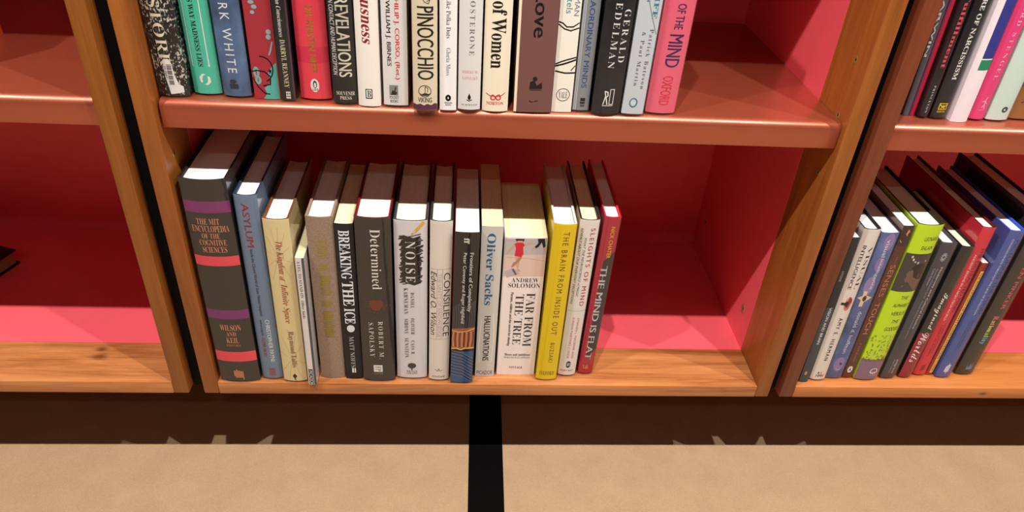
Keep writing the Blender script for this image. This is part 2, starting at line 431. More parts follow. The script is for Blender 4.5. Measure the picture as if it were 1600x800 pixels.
# label, kind, location, width, depth, height, lean, cover, pages, jacket, pattern, board, spine bulge, extra, row, printed items
BOOKS = [
('thickest dark charcoal hardback with purple and red bands, left end of the lower shelf', 'H', (0.0279, 0.001, 0.0002), 0.0491, 0.2021, 0.2864, 0.5, (62, 58, 58), (250, 248, 242), True, 'plain', (30, 30, 34), 0.006, None, 'low', [
  ('b', 'B', (135, 52, 118), 0, 1, 0.26, 0.2459),
  ('b', 'B', (228, 72, 88), 0, 1, 0.19, 0.1771),
  ('b', 'B', (130, 50, 118), 0, 1, 0.1144, 0.101),
  ('b', 'B', (228, 72, 88), 0, 1, 0.0501, 0.0345),
  ('h', 'T', 'r', 'THE MIT', (212, 140, 108), 0.22, 0.72, 0.2387, 0.2315),
  ('h', 'T', 'r', 'ENCYCLOPEDIA', (212, 140, 108), 0.09, 0.9, 0.2299, 0.2218),
  ('h', 'T', 'r', 'OF THE', (212, 140, 108), 0.28, 0.68, 0.2201, 0.2135),
  ('h', 'T', 'r', 'COGNITIVE', (212, 140, 108), 0.2, 0.8, 0.2119, 0.2044),
  ('h', 'T', 'r', 'SCIENCES', (212, 140, 108), 0.24, 0.78, 0.2028, 0.1952),
  ('h', 'A', 'r', 'WILSON', (212, 140, 108), 0.26, 0.76, 0.0923, 0.0834),
  ('h', 'A', 'r', 'AND', (212, 140, 108), 0.38, 0.62, 0.0814, 0.075),
  ('h', 'A', 'r', 'KEIL', (212, 140, 108), 0.36, 0.66, 0.0725, 0.0644),
  ('h', 'A', 'r', 'EDITORS', (190, 120, 95), 0.34, 0.68, 0.0624, 0.0588),
  ('b', 'P', (222, 140, 105), 0.39, 0.41, 0.0195, 0.0098),
  ('b', 'P', (222, 140, 105), 0.42500000000000004, 0.44499999999999995, 0.0195, 0.0076),
  ('b', 'P', (222, 140, 105), 0.46, 0.48, 0.0217, 0.0077),
  ('b', 'P', (222, 140, 105), 0.495, 0.515, 0.0196, 0.0077),
  ('b', 'P', (222, 140, 105), 0.53, 0.55, 0.0196, 0.0077),
  ('b', 'P', (222, 140, 105), 0.5650000000000001, 0.585, 0.0186, 0.0078),
  ('b', 'P', (222, 140, 105), 0.6000000000000001, 0.62, 0.0186, 0.0045),
]),
('slate blue hardback with crimson capital lettering beside the thick banded charcoal volume', 'H', (0.0663, 0.0063, 0.0002), 0.0262, 0.1505, 0.2664, 0.7, (108, 132, 160), (250, 248, 242), True, 'plain', (38, 62, 90), None, None, 'low', [
  ('t', 'T', 'S', 'ASYLUM', (160, 45, 65), 0.3, 0.6, 0.2556, 0.2001),
  ('t', 'S', 'C', 'Inside the Closed World of State Mental Hospitals', (45, 50, 65), 0.33, 0.52, 0.1967, 0.1021),
  ('t', 'A', 'S', 'CHRISTOPHER PAYNE', (235, 238, 240), 0.55, 0.75, 0.0965, 0.0291),
  ('t', 'S', 'C', 'with an essay by', (50, 52, 65), 0.26, 0.42, 0.0962, 0.0714),
  ('t', 'S', 'C', 'OLIVER SACKS', (155, 50, 65), 0.26, 0.42, 0.0684, 0.0384),
  ('b', 'P', (150, 70, 85), 0.4, 0.43, 0.0193, 0.0063),
  ('b', 'P', (150, 70, 85), 0.45, 0.48, 0.0193, 0.0063),
  ('b', 'P', (150, 70, 85), 0.5, 0.53, 0.0194, 0.0063),
  ('b', 'P', (150, 70, 85), 0.55, 0.5800000000000001, 0.0194, 0.0064),
  ('b', 'P', (150, 70, 85), 0.6000000000000001, 0.63, 0.0194, 0.0064),
  ('b', 'P', (150, 70, 85), 0.65, 0.6799999999999999, 0.0195, 0.0064),
]),
('pale yellow hardback with red italic lettering and faint compass lines, third from left below', 'H', (0.095, 0.0018, 0.0002), 0.0295, 0.1419, 0.2403, 0.9, (214, 198, 150), (250, 248, 242), True, 'plain', (120, 70, 40), None, None, 'low', [
  ('l', 'C', (190, 172, 125), 0.0004, [(0.45, 0.1902), (0.9400332889206209, 0.1825)]),
  ('l', 'C', (190, 172, 125), 0.0004, [(0.45, 0.1902), (0.8247139442065319, 0.1627)]),
  ('l', 'C', (190, 172, 125), 0.0004, [(0.45, 0.1902), (0.6089903007496219, 0.1501)]),
  ('l', 'C', (190, 172, 125), 0.0004, [(0.45, 0.1902), (0.35066533460246946, 0.1484)]),
  ('l', 'C', (190, 172, 125), 0.0004, [(0.45, 0.1902), (0.11895701182900109, 0.1581)]),
  ('l', 'C', (190, 172, 125), 0.0004, [(0.45, 0.1902), (-0.024048609604062465, 0.1764)]),
  ('l', 'C', (190, 172, 125), 0.0004, [(0.45, 0.1902), (-0.0400332889206208, 0.1978)]),
  ('l', 'C', (190, 172, 125), 0.0004, [(0.45, 0.1902), (0.07528605579346814, 0.2166)]),
  ('l', 'C', (190, 172, 125), 0.0004, [(0.45, 0.1902), (0.291009699250378, 0.2282)]),
  ('l', 'C', (190, 172, 125), 0.0004, [(0.45, 0.1902), (0.5493346653975306, 0.2297)]),
  ('l', 'C', (190, 172, 125), 0.0004, [(0.45, 0.1902), (0.781042988170999, 0.2209)]),
  ('l', 'C', (190, 172, 125), 0.0004, [(0.45, 0.1902), (0.9240486096040623, 0.2038)]),
  ('l', 'C', (192, 174, 128), 0.0004, [(0.5, 0.0398), (0.9900332889206208, 0.0308)]),
  ('l', 'C', (192, 174, 128), 0.0004, [(0.5, 0.0398), (0.8380578071841549, 0.0044)]),
  ('l', 'C', (192, 174, 128), 0.0004, [(0.5, 0.0398), (0.5569557332656003, -0.0086)]),
  ('l', 'C', (192, 174, 128), 0.0004, [(0.5, 0.0398), (0.2540985050937593, -0.0027)]),
  ('l', 'C', (192, 174, 128), 0.0004, [(0.5, 0.0398), (0.04516729009169318, 0.0195)]),
  ('l', 'C', (192, 174, 128), 0.0004, [(0.5, 0.0398), (0.009966711079379187, 0.0487)]),
  ('l', 'C', (192, 174, 128), 0.0004, [(0.5, 0.0398), (0.16194219281584504, 0.0736)]),
  ('l', 'C', (192, 174, 128), 0.0004, [(0.5, 0.0398), (0.4430442667343997, 0.0854)]),
  ('l', 'C', (192, 174, 128), 0.0004, [(0.5, 0.0398), (0.7459014949062407, 0.0802)]),
  ('l', 'C', (192, 174, 128), 0.0004, [(0.5, 0.0398), (0.9548327099083068, 0.0597)]),
  ('t', 'T', 'i', 'The Kingdom', (165, 60, 45), 0.34, 0.66, 0.2115, 0.1675),
  ('t', 'T', 'i', 'of', (165, 60, 45), 0.4, 0.6, 0.1639, 0.1576),
  ('t', 'T', 'i', 'Infinite Space', (165, 60, 45), 0.34, 0.66, 0.1531, 0.0956),
  ('t', 'A', 'r', 'Raymond Tallis', (120, 70, 50), 0.4, 0.68, 0.0828, 0.025),
  ('e', 'P', (25, 24, 26), 0.42, 0.6, 0.0131, 0.0076),
  ('b', 'P', (25, 24, 26), 0.48, 0.53, 0.0142, 0.0043),
]),
('slim white-spined paperback jutting forward, shortest in the middle lower row', 'P', (0.1176, -0.0046, 0.0001), 0.0112, 0.0688, 0.1954, 0.9, (216, 210, 208), (245, 225, 180), True, 'plain', None, 0.001, None, 'low', [
  ('b', 'B', (72, 82, 98), 0.72, 1, 0.1939, 0.0001),
  ('t', 'T', 'r', 'A LEG TO STAND ON', (25, 24, 26), 0.2, 0.55, 0.1902, 0.1385),
  ('t', 'A', 'i', 'Oliver Sacks', (25, 24, 26), 0.2, 0.55, 0.1347, 0.1083),
  ('b', 'P', (60, 60, 66), 0.12, 0.66, 0.0282, 0.001),
  ('t', 'L', 'C', 'PICADOR', (238, 236, 232), 0.18, 0.6, 0.026, 0.0021),
]),
('tan cloth-bound hardback with worn gilt lettering, clothbound one in the lower row', 'H', (0.1406, 0.0091, 0.0002), 0.0296, 0.1402, 0.2386, 0.6, (152, 128, 110), (250, 248, 242), False, 'cloth', (145, 122, 104), 0.004, None, 'low', [
  ('b', 'G', (158, 138, 66), 0.3, 0.6699999999999999, 0.2188, 0.2178),
  ('b', 'G', (158, 138, 66), 0.3333333333333333, 0.7599999999999999, 0.2096, 0.2086),
  ('b', 'G', (158, 138, 66), 0.3, 0.73, 0.2077, 0.2067),
  ('b', 'G', (158, 138, 66), 0.36666666666666664, 0.7, 0.2058, 0.2048),
  ('b', 'G', (158, 138, 66), 0.3333333333333333, 0.6699999999999999, 0.2039, 0.2029),
  ('b', 'G', (158, 138, 66), 0.3, 0.7599999999999999, 0.2021, 0.201),
  ('b', 'G', (158, 138, 66), 0.36666666666666664, 0.73, 0.2002, 0.1992),
  ('b', 'G', (158, 138, 66), 0.3333333333333333, 0.7, 0.1983, 0.1973),
  ('b', 'G', (158, 138, 66), 0.3, 0.6699999999999999, 0.1964, 0.1953),
  ('b', 'G', (158, 138, 66), 0.36666666666666664, 0.7599999999999999, 0.1945, 0.1935),
  ('b', 'G', (158, 138, 66), 0.3333333333333333, 0.73, 0.1926, 0.1916),
  ('b', 'G', (158, 138, 66), 0.3, 0.7, 0.1907, 0.1896),
  ('b', 'G', (158, 138, 66), 0.36666666666666664, 0.6699999999999999, 0.1888, 0.1877),
  ('b', 'G', (158, 138, 66), 0.3333333333333333, 0.7599999999999999, 0.1869, 0.1858),
  ('b', 'G', (158, 138, 66), 0.36666666666666664, 0.73, 0.1772, 0.1762),
  ('b', 'G', (158, 138, 66), 0.3333333333333333, 0.7, 0.1752, 0.1742),
  ('b', 'G', (158, 138, 66), 0.3, 0.6699999999999999, 0.1732, 0.1722),
  ('b', 'G', (158, 138, 66), 0.36666666666666664, 0.7599999999999999, 0.1714, 0.1703),
  ('b', 'G', (158, 138, 66), 0.3333333333333333, 0.73, 0.1694, 0.1683),
  ('b', 'G', (158, 138, 66), 0.3, 0.73, 0.1614, 0.1604),
  ('b', 'G', (158, 138, 66), 0.36666666666666664, 0.7, 0.1595, 0.1584),
  ('b', 'G', (158, 138, 66), 0.3333333333333333, 0.6699999999999999, 0.1574, 0.1563),
  ('b', 'G', (158, 138, 66), 0.3, 0.7599999999999999, 0.1555, 0.1544),
  ('b', 'G', (158, 138, 66), 0.36666666666666664, 0.73, 0.1535, 0.1524),
  ('b', 'G', (158, 138, 66), 0.3333333333333333, 0.7, 0.1514, 0.1503),
  ('b', 'G', (158, 138, 66), 0.3, 0.6699999999999999, 0.1494, 0.1483),
  ('b', 'G', (158, 138, 66), 0.36666666666666664, 0.7599999999999999, 0.1474, 0.1463),
  ('b', 'G', (158, 138, 66), 0.3333333333333333, 0.73, 0.1454, 0.1443),
  ('b', 'G', (158, 138, 66), 0.3, 0.7, 0.1433, 0.1422),
  ('b', 'G', (158, 138, 66), 0.36666666666666664, 0.6699999999999999, 0.1413, 0.1402),
  ('b', 'G', (158, 138, 66), 0.3333333333333333, 0.7599999999999999, 0.1393, 0.1381),
  ('b', 'G', (158, 138, 66), 0.3, 0.73, 0.1372, 0.1361),
  ('b', 'G', (158, 138, 66), 0.36666666666666664, 0.7, 0.1351, 0.134),
  ('b', 'G', (158, 138, 66), 0.3, 0.6699999999999999, 0.1247, 0.1236),
  ('b', 'G', (158, 138, 66), 0.36666666666666664, 0.7599999999999999, 0.1227, 0.1216),
  ('b', 'G', (158, 138, 66), 0.3333333333333333, 0.73, 0.1206, 0.1194),
  ('b', 'G', (158, 138, 66), 0.3, 0.7, 0.1185, 0.1173),
  ('b', 'G', (158, 138, 66), 0.36666666666666664, 0.6699999999999999, 0.1164, 0.1152),
  ('b', 'G', (158, 138, 66), 0.36666666666666664, 0.7, 0.11, 0.1088),
  ('b', 'G', (158, 138, 66), 0.3333333333333333, 0.6699999999999999, 0.1079, 0.1067),
  ('b', 'G', (158, 138, 66), 0.3, 0.7599999999999999, 0.1057, 0.1046),
  ('b', 'G', (158, 138, 66), 0.36666666666666664, 0.73, 0.1036, 0.1024),
  ('b', 'G', (158, 138, 66), 0.3333333333333333, 0.7, 0.1014, 0.1003),
  ('b', 'G', (158, 138, 66), 0.3, 0.6699999999999999, 0.0992, 0.0981),
  ('b', 'G', (158, 138, 66), 0.36666666666666664, 0.7599999999999999, 0.0972, 0.096),
  ('b', 'G', (158, 138, 66), 0.3333333333333333, 0.73, 0.095, 0.0938),
  ('b', 'G', (158, 138, 66), 0.3, 0.7, 0.0928, 0.0916),
  ('b', 'G', (158, 138, 66), 0.36666666666666664, 0.6699999999999999, 0.0906, 0.0894),
  ('b', 'G', (158, 138, 66), 0.3333333333333333, 0.7599999999999999, 0.0884, 0.0872),
  ('b', 'G', (158, 138, 66), 0.3, 0.73, 0.0862, 0.085),
  ('b', 'G', (158, 138, 66), 0.36666666666666664, 0.7, 0.084, 0.0828),
  ('b', 'G', (158, 138, 66), 0.3333333333333333, 0.6699999999999999, 0.0818, 0.0806),
  ('b', 'G', (158, 138, 66), 0.3, 0.7599999999999999, 0.0796, 0.0784),
  ('b', 'G', (158, 138, 66), 0.36666666666666664, 0.73, 0.0774, 0.0762),
  ('b', 'G', (158, 138, 66), 0.3333333333333333, 0.7, 0.0752, 0.0739),
  ('b', 'G', (158, 138, 66), 0.3, 0.6699999999999999, 0.0729, 0.0717),
  ('b', 'G', (158, 138, 66), 0.36666666666666664, 0.7599999999999999, 0.0707, 0.0695),
]),
('black paperback with distressed grey block capitals beside the tan cloth volume', 'P', (0.167, 0.0083, 0.0001), 0.0209, 0.1376, 0.2316, 0.5, (46, 45, 48), (246, 226, 190), False, 'plain', None, 0.002, None, 'low', [
  ('t', 'T', 'R', 'BREAKING', (200, 208, 215), 0.2, 0.78, 0.2234, 0.1572),
  ('t', 'T', 'R', 'THE', (205, 210, 215), 0.2, 0.8, 0.1536, 0.1179),
  ('t', 'T', 'R', 'ICE', (205, 210, 215), 0.2, 0.8, 0.1141, 0.0906),
  ('e', 'P', (200, 205, 210), 0.28, 0.72, 0.0886, 0.0775),
  ('t', 'A', 'r', 'MATT NOFFS', (175, 176, 180), 0.36, 0.62, 0.0704, 0.0198),
  ('b', 'P', (205, 205, 205), 0.4, 0.5, 0.0187, 0.0111),
  ('b', 'P', (205, 205, 205), 0.54, 0.62, 0.0188, 0.0111),
]),
('thick charcoal hardback with large white serif lettering and a rust smear', 'H', (0.1986, 0.004, 0.0002), 0.0406, 0.1342, 0.2438, 0.6, (64, 60, 60), (250, 248, 242), True, 'plain', (120, 10, 18), 0.004, None, 'low', [
  ('e', 'C', (150, 72, 54), 0.347597384787385, 0.36190333789981, 0.1214, 0.1202),
  ('e', 'C', (150, 72, 54), 0.7095433325195999, 0.7241971862139889, 0.1143, 0.1131),
  ('e', 'C', (150, 72, 54), 0.6913500802048991, 0.7046773564096697, 0.1228, 0.1217),
  ('e', 'C', (150, 72, 54), 0.5533832695836399, 0.5668243624688928, 0.1243, 0.1232),
  ('e', 'C', (150, 72, 54), 0.28858210227817027, 0.3118396726919969, 0.1252, 0.1241),
  ('e', 'C', (150, 72, 54), 0.6529478182079926, 0.6766621381001503, 0.1216, 0.1205),
  ('e', 'C', (150, 72, 54), 0.44880015361803055, 0.4652692883752769, 0.1288, 0.1276),
  ('e', 'C', (150, 72, 54), 0.4852191042325853, 0.5061117786807883, 0.1261, 0.125),
  ('e', 'C', (150, 72, 54), 0.5059120814251384, 0.523522192807136, 0.1201, 0.1189),
  ('e', 'C', (150, 72, 54), 0.13266401083000406, 0.1509281729413472, 0.1229, 0.1218),
  ('e', 'C', (150, 72, 54), 0.26442999776915266, 0.28086385805988806, 0.1279, 0.1267),
  ('e', 'C', (150, 72, 54), 0.3002886761635572, 0.3199052404148432, 0.1163, 0.1151),
  ('e', 'C', (150, 72, 54), 0.6078985734019478, 0.6227324113586271, 0.1201, 0.119),
  ('e', 'C', (150, 72, 54), 0.3805910570214117, 0.3956674328125462, 0.1309, 0.1297),
  ('e', 'C', (150, 72, 54), 0.4388063318770651, 0.4570202573295462, 0.1216, 0.1205),
  ('e', 'C', (150, 72, 54), 0.48833001506934215, 0.5026983061209219, 0.1189, 0.1178),
  ('e', 'C', (150, 72, 54), 0.44256479574394086, 0.4598358655912801, 0.1125, 0.1113),
  ('e', 'C', (150, 72, 54), 0.605454508450905, 0.6287813317102666, 0.1115, 0.1104),
  ('e', 'C', (150, 72, 54), 0.5394969474343405, 0.5517637548975723, 0.1242, 0.1231),
  ('e', 'C', (150, 72, 54), 0.36357831786914363, 0.3768173631183177, 0.1181, 0.1169),
  ('e', 'C', (150, 72, 54), 0.6685045481498901, 0.6901041915070317, 0.1222, 0.121),
  ('e', 'C', (150, 72, 54), 0.565711639950127, 0.5784052793089073, 0.1245, 0.1233),
  ('e', 'C', (150, 72, 54), 0.4324225063957736, 0.44743734075287833, 0.1244, 0.1233),
  ('e', 'C', (150, 72, 54), 0.19706256767089952, 0.21928224350821615, 0.1282, 0.1271),
  ('e', 'C', (150, 72, 54), 0.5060630757261039, 0.5253261134560985, 0.1222, 0.121),
  ('e', 'C', (150, 72, 54), 0.6746749718193346, 0.689323383806068, 0.1195, 0.1183),
  ('e', 'C', (150, 72, 54), 0.5678040565877914, 0.5805073681516283, 0.1227, 0.1215),
  ('e', 'C', (150, 72, 54), 0.13513573004410728, 0.15043793329393998, 0.1221, 0.121),
  ('e', 'C', (150, 72, 54), 0.3568932659463975, 0.37249505065599037, 0.1199, 0.1187),
  ('e', 'C', (150, 72, 54), 0.45382253017653723, 0.47542588139881553, 0.1247, 0.1236),
  ('e', 'C', (150, 72, 54), 0.41256400949307287, 0.43627066007980686, 0.1244, 0.1233),
  ('e', 'C', (150, 72, 54), 0.18350251885535845, 0.2049379834445012, 0.1315, 0.1304),
  ('e', 'C', (150, 72, 54), 0.6943407228807222, 0.7171617204827572, 0.1207, 0.1195),
  ('e', 'C', (150, 72, 54), 0.4276981056862271, 0.45086627596017964, 0.1248, 0.1236),
  ('e', 'C', (150, 72, 54), 0.43959414183518397, 0.46211304738340636, 0.1041, 0.1029),
  ('e', 'C', (150, 72, 54), 0.5823913328351333, 0.6054310314927711, 0.123, 0.1218),
  ('e', 'C', (150, 72, 54), 0.3901511479013065, 0.41376160870652695, 0.1361, 0.135),
  ('e', 'C', (150, 72, 54), 0.5184647612494608, 0.5315977432379029, 0.115, 0.1138),
  ('e', 'C', (150, 72, 54), 0.6490259448620227, 0.6648380856045023, 0.1216, 0.1204),
  ('e', 'C', (150, 72, 54), 0.4006950267880647, 0.41566122446501336, 0.1295, 0.1284),
  ('e', 'C', (150, 72, 54), 0.5106349698028544, 0.5298850153099649, 0.1253, 0.1241),
  ('e', 'C', (150, 72, 54), 0.31441676851365374, 0.33231722946290093, 0.1132, 0.112),
  ('e', 'C', (150, 72, 54), 0.34673893141978096, 0.36290223147631245, 0.1258, 0.1247),
  ('e', 'C', (150, 72, 54), 0.1130652666090704, 0.13511051576356056, 0.1127, 0.1115),
  ('e', 'C', (150, 72, 54), 0.472157010547462, 0.48894611185873593, 0.1233, 0.1222),
  ('e', 'C', (150, 72, 54), 0.5441498949708586, 0.5586570835960653, 0.1278, 0.1266),
  ('e', 'C', (150, 72, 54), 0.3973830512707377, 0.41269971298334435, 0.1211, 0.12),
  ('e', 'C', (150, 72, 54), 0.36523751954720174, 0.3827785153059686, 0.1209, 0.1198),
  ('e', 'C', (150, 72, 54), 0.6936568729232887, 0.7129825001839086, 0.1188, 0.1176),
  ('e', 'C', (150, 72, 54), 0.7262244415427186, 0.7450457017079251, 0.117, 0.1159),
  ('e', 'C', (150, 72, 54), 0.778632205768312, 0.7959114047771068, 0.1216, 0.1205),
  ('e', 'C', (150, 72, 54), 0.5672181196132108, 0.581454136303597, 0.1292, 0.1281),
  ('e', 'C', (150, 72, 54), 0.4691528697817254, 0.48597885974861366, 0.127, 0.1259),
  ('e', 'C', (150, 72, 54), 0.4867527837890016, 0.5026530724386643, 0.1288, 0.1277),
  ('e', 'C', (150, 72, 54), 0.5498854288354004, 0.5639322408914812, 0.1081, 0.1069),
  ('e', 'C', (150, 72, 54), 0.3728500836120899, 0.3913766628455154, 0.1195, 0.1183),
  ('e', 'C', (150, 72, 54), 0.599081648490678, 0.6133443938303486, 0.1272, 0.1261),
  ('e', 'C', (150, 72, 54), 0.4508372114659089, 0.4713764410703264, 0.1258, 0.1247),
  ('e', 'C', (150, 72, 54), 0.5693608729071644, 0.5892660242353086, 0.1266, 0.1255),
  ('e', 'C', (150, 72, 54), 0.9186456400207508, 0.9322979613245703, 0.1185, 0.1173),
  ('e', 'C', (150, 72, 54), 0.6828966030994549, 0.7024010573622403, 0.1107, 0.1095),
  ('e', 'C', (150, 72, 54), 0.7204379842601845, 0.7364921422898818, 0.1238, 0.1227),
  ('e', 'C', (150, 72, 54), 0.5572735962939425, 0.5746385132112357, 0.1228, 0.1216),
  ('e', 'C', (150, 72, 54), 0.5413492628283565, 0.5606279309279546, 0.1174, 0.1162),
  ('e', 'C', (150, 72, 54), 0.1774111783490056, 0.19855042343655782, 0.132, 0.1309),
  ('e', 'C', (150, 72, 54), 0.4455396499040739, 0.46814254504504127, 0.1203, 0.1191),
  ('e', 'C', (150, 72, 54), 0.41853777098739964, 0.4393403758163113, 0.1239, 0.1228),
  ('e', 'C', (150, 72, 54), 0.6766224248327269, 0.6911572248880825, 0.1193, 0.1181),
  ('e', 'C', (150, 72, 54), 0.4801346290548142, 0.4986378989749886, 0.1248, 0.1237),
  ('e', 'C', (150, 72, 54), 0.25896434478534375, 0.27498878475284466, 0.1199, 0.1187),
  ('e', 'C', (150, 72, 54), 0.5141558687569152, 0.5263853289369987, 0.1285, 0.1273),
  ('e', 'C', (150, 72, 54), 0.5748455945127735, 0.5934751228643627, 0.1252, 0.1241),
  ('e', 'C', (150, 72, 54), 0.44005614120039266, 0.4577033061913556, 0.1323, 0.1312),
  ('e', 'C', (150, 72, 54), 0.638137257689583, 0.6605401442644981, 0.1276, 0.1264),
  ('e', 'C', (150, 72, 54), 0.5414547502738107, 0.5573390056321446, 0.1218, 0.1207),
  ('e', 'C', (150, 72, 54), 0.4016813679159492, 0.42368421106935245, 0.1234, 0.1222),
  ('e', 'C', (150, 72, 54), 0.45336829965897074, 0.4715380273869515, 0.1245, 0.1234),
  ('e', 'C', (150, 72, 54), 0.5216370451855888, 0.5348261786326908, 0.1269, 0.1257),
  ('e', 'C', (150, 72, 54), 0.6004172872249344, 0.621020307148192, 0.1227, 0.1215),
  ('e', 'C', (150, 72, 54), 0.3002596622400676, 0.3156755601981377, 0.1206, 0.1195),
  ('e', 'C', (150, 72, 54), 0.42374247325158143, 0.44214448874733925, 0.1205, 0.1193),
  ('e', 'C', (150, 72, 54), 0.11053392725888739, 0.1233910275272281, 0.1208, 0.1197),
  ('e', 'C', (150, 72, 54), 0.12376152664771428, 0.13589116388757874, 0.1254, 0.1243),
  ('e', 'C', (150, 72, 54), 1.0031366097712144, 1.026188467151603, 0.1202, 0.1191),
  ('e', 'C', (150, 72, 54), 0.6556849646603389, 0.668189205300576, 0.1276, 0.1265),
  ('e', 'C', (150, 72, 54), 0.30111173463934016, 0.3149010742111045, 0.1237, 0.1225),
  ('e', 'C', (150, 72, 54), 0.5502849405664139, 0.5642445248943755, 0.124, 0.1229),
  ('e', 'C', (150, 72, 54), 0.3736995881939096, 0.38685217985538795, 0.1283, 0.1271),
  ('e', 'C', (150, 72, 54), 0.41907340973813045, 0.4409622124265306, 0.114, 0.1128),
  ('e', 'C', (150, 72, 54), 0.48614676538402046, 0.5100895609649833, 0.1255, 0.1243),
  ('e', 'C', (150, 72, 54), 0.4444560422280932, 0.46424625266942227, 0.1287, 0.1276),
  ('e', 'C', (150, 72, 54), 0.2698831932794894, 0.2866287028791827, 0.1221, 0.1209),
  ('e', 'C', (150, 72, 54), 0.7081060135011227, 0.7307672565154479, 0.1206, 0.1194),
  ('e', 'C', (150, 72, 54), 0.26745614440798693, 0.28553063255921396, 0.1141, 0.113),
  ('e', 'C', (150, 72, 54), 0.5357141378434408, 0.5493322562048595, 0.1122, 0.1111),
  ('e', 'C', (150, 72, 54), 0.4709825403005742, 0.4912650829486582, 0.1307, 0.1296),
  ('e', 'C', (150, 72, 54), 0.5311841462826881, 0.5474920692670932, 0.124, 0.1228),
  ('e', 'C', (150, 72, 54), 0.31686690999456796, 0.3321059967597965, 0.1271, 0.126),
  ('e', 'C', (150, 72, 54), 0.4276974074112564, 0.4435427502781865, 0.128, 0.1269),
  ('e', 'C', (150, 72, 54), 0.5951935622822431, 0.6118140700500975, 0.1214, 0.1203),
  ('e', 'C', (150, 72, 54), 0.4202767046974722, 0.4344658746824846, 0.125, 0.1239),
  ('e', 'C', (150, 72, 54), 0.6392295609942631, 0.6585796010823031, 0.1209, 0.1197),
  ('e', 'C', (150, 72, 54), 0.3028597708286146, 0.3252806941371787, 0.1213, 0.1201),
  ('e', 'C', (150, 72, 54), 0.7763296346003183, 0.795178899863239, 0.1216, 0.1204),
  ('e', 'C', (150, 72, 54), 0.35768192542691823, 0.36979532630099804, 0.114, 0.1128),
  ('e', 'C', (150, 72, 54), 0.9014888181626471, 0.9216993174392435, 0.1226, 0.1214),
  ('e', 'C', (150, 72, 54), 0.1260243548643914, 0.13826579402317538, 0.1308, 0.1296),
  ('e', 'C', (150, 72, 54), 0.8052554917434928, 0.823000943538583, 0.1242, 0.123),
  ('e', 'C', (150, 72, 54), 0.6178353725583997, 0.6402241938104877, 0.1197, 0.1186),
  ('e', 'C', (150, 72, 54), 0.5330173335354337, 0.5531431117122593, 0.1129, 0.1118),
  ('p', 'C', (118, 60, 46), [(0.3, 0.1293), (0.42, 0.1313), (0.54, 0.1305), (0.66, 0.1316), (0.72, 0.126), (0.66, 0.1202), (0.6, 0.1153), (0.48, 0.1142), (0.36, 0.1169), (0.32, 0.1226)]),
  ('t', 'T', 'r', 'Determined', (238, 236, 232), 0.42, 0.7, 0.2286, 0.1464),
  ('t', 'A', 'r+', 'ROBERT M.', (238, 236, 232), 0.54, 0.68, 0.0987, 0.0393),
  ('t', 'A', 'r+', 'SAPOLSKY', (238, 236, 232), 0.25, 0.4, 0.0964, 0.0422),
  ('b', 'P', (238, 236, 232), 0.34, 0.62, 0.0285, 0.0171),
  ('t', 'P', 'r', 'FP', (25, 24, 26), 0.4, 0.57, 0.0263, 0.0187),
  ('h', 'L', 'r', 'PENGUIN PRESS', (150, 148, 148), 0.34, 0.62, 0.0155, 0.0127),
]),
('pale grey hardback with a black pencil scribble and a drawn yellow pencil', 'H', (0.2392, 0.009, 0.0002), 0.0387, 0.1393, 0.2381, 0.6, (208, 206, 212), (250, 240, 215), True, 'plain', (60, 62, 66), 0.004, None, 'low', [
  ('l', 'C', (40, 39, 42), 0.0016, [(0.16360480897374347, 0.2159), (0.3, 0.2173), (0.6, 0.2139), (0.7723799241076859, 0.2167)]),
  ('l', 'C', (40, 39, 42), 0.0016, [(0.1796058242610681, 0.2141), (0.3, 0.2156), (0.6, 0.2122), (0.7785966724962893, 0.215)]),
  ('l', 'C', (40, 39, 42), 0.0016, [(0.146651509567959, 0.2124), (0.3, 0.2139), (0.6, 0.2104), (0.808190921738209, 0.2133)]),
  ('l', 'C', (40, 39, 42), 0.0016, [(0.2317955043087719, 0.2107), (0.3, 0.2121), (0.6, 0.2087), (0.856054282179497, 0.2116)]),
  ('l', 'C', (40, 39, 42), 0.0016, [(0.21651626025054388, 0.209), (0.3, 0.2104), (0.6, 0.2069), (0.7866313810828381, 0.2098)]),
  ('l', 'C', (40, 39, 42), 0.0016, [(0.19366800081748137, 0.2072), (0.3, 0.2086), (0.6, 0.2052), (0.7932019172129741, 0.208)]),
  ('l', 'C', (40, 39, 42), 0.0016, [(0.15726645292853692, 0.2054), (0.3, 0.2069), (0.6, 0.2034), (0.7727419950917837, 0.2062)]),
  ('l', 'C', (40, 39, 42), 0.0016, [(0.16144004325789166, 0.2036), (0.3, 0.2051), (0.6, 0.2016), (0.8712970757713673, 0.2046)]),
  ('l', 'C', (40, 39, 42), 0.0016, [(0.22289200487784194, 0.2019), (0.3, 0.2033), (0.6, 0.1999), (0.8567982816042788, 0.2028)]),
  ('l', 'C', (40, 39, 42), 0.0016, [(0.22004478385429665, 0.2002), (0.3, 0.2016), (0.6, 0.1981), (0.7832122741623088, 0.2009)]),
  ('l', 'C', (40, 39, 42), 0.0016, [(0.17098499572995357, 0.1983), (0.3, 0.1998), (0.6, 0.1963), (0.8352370722895757, 0.1992)]),
  ('l', 'C', (40, 39, 42), 0.0016, [(0.21318947088787182, 0.1966), (0.3, 0.198), (0.6, 0.1945), (0.8625578029589617, 0.1975)]),
  ('l', 'C', (40, 39, 42), 0.0016, [(0.22800507513611995, 0.1948), (0.3, 0.1962), (0.6, 0.1927), (0.7704061903161906, 0.1956)]),
  ('l', 'C', (40, 39, 42), 0.0016, [(0.200585188371988, 0.193), (0.3, 0.1944), (0.6, 0.1909), (0.8406041747819768, 0.1939)]),
  ('l', 'C', (40, 39, 42), 0.0016, [(0.19059537757104156, 0.1912), (0.3, 0.1927), (0.6, 0.1891), (0.7813348209088942, 0.192)]),
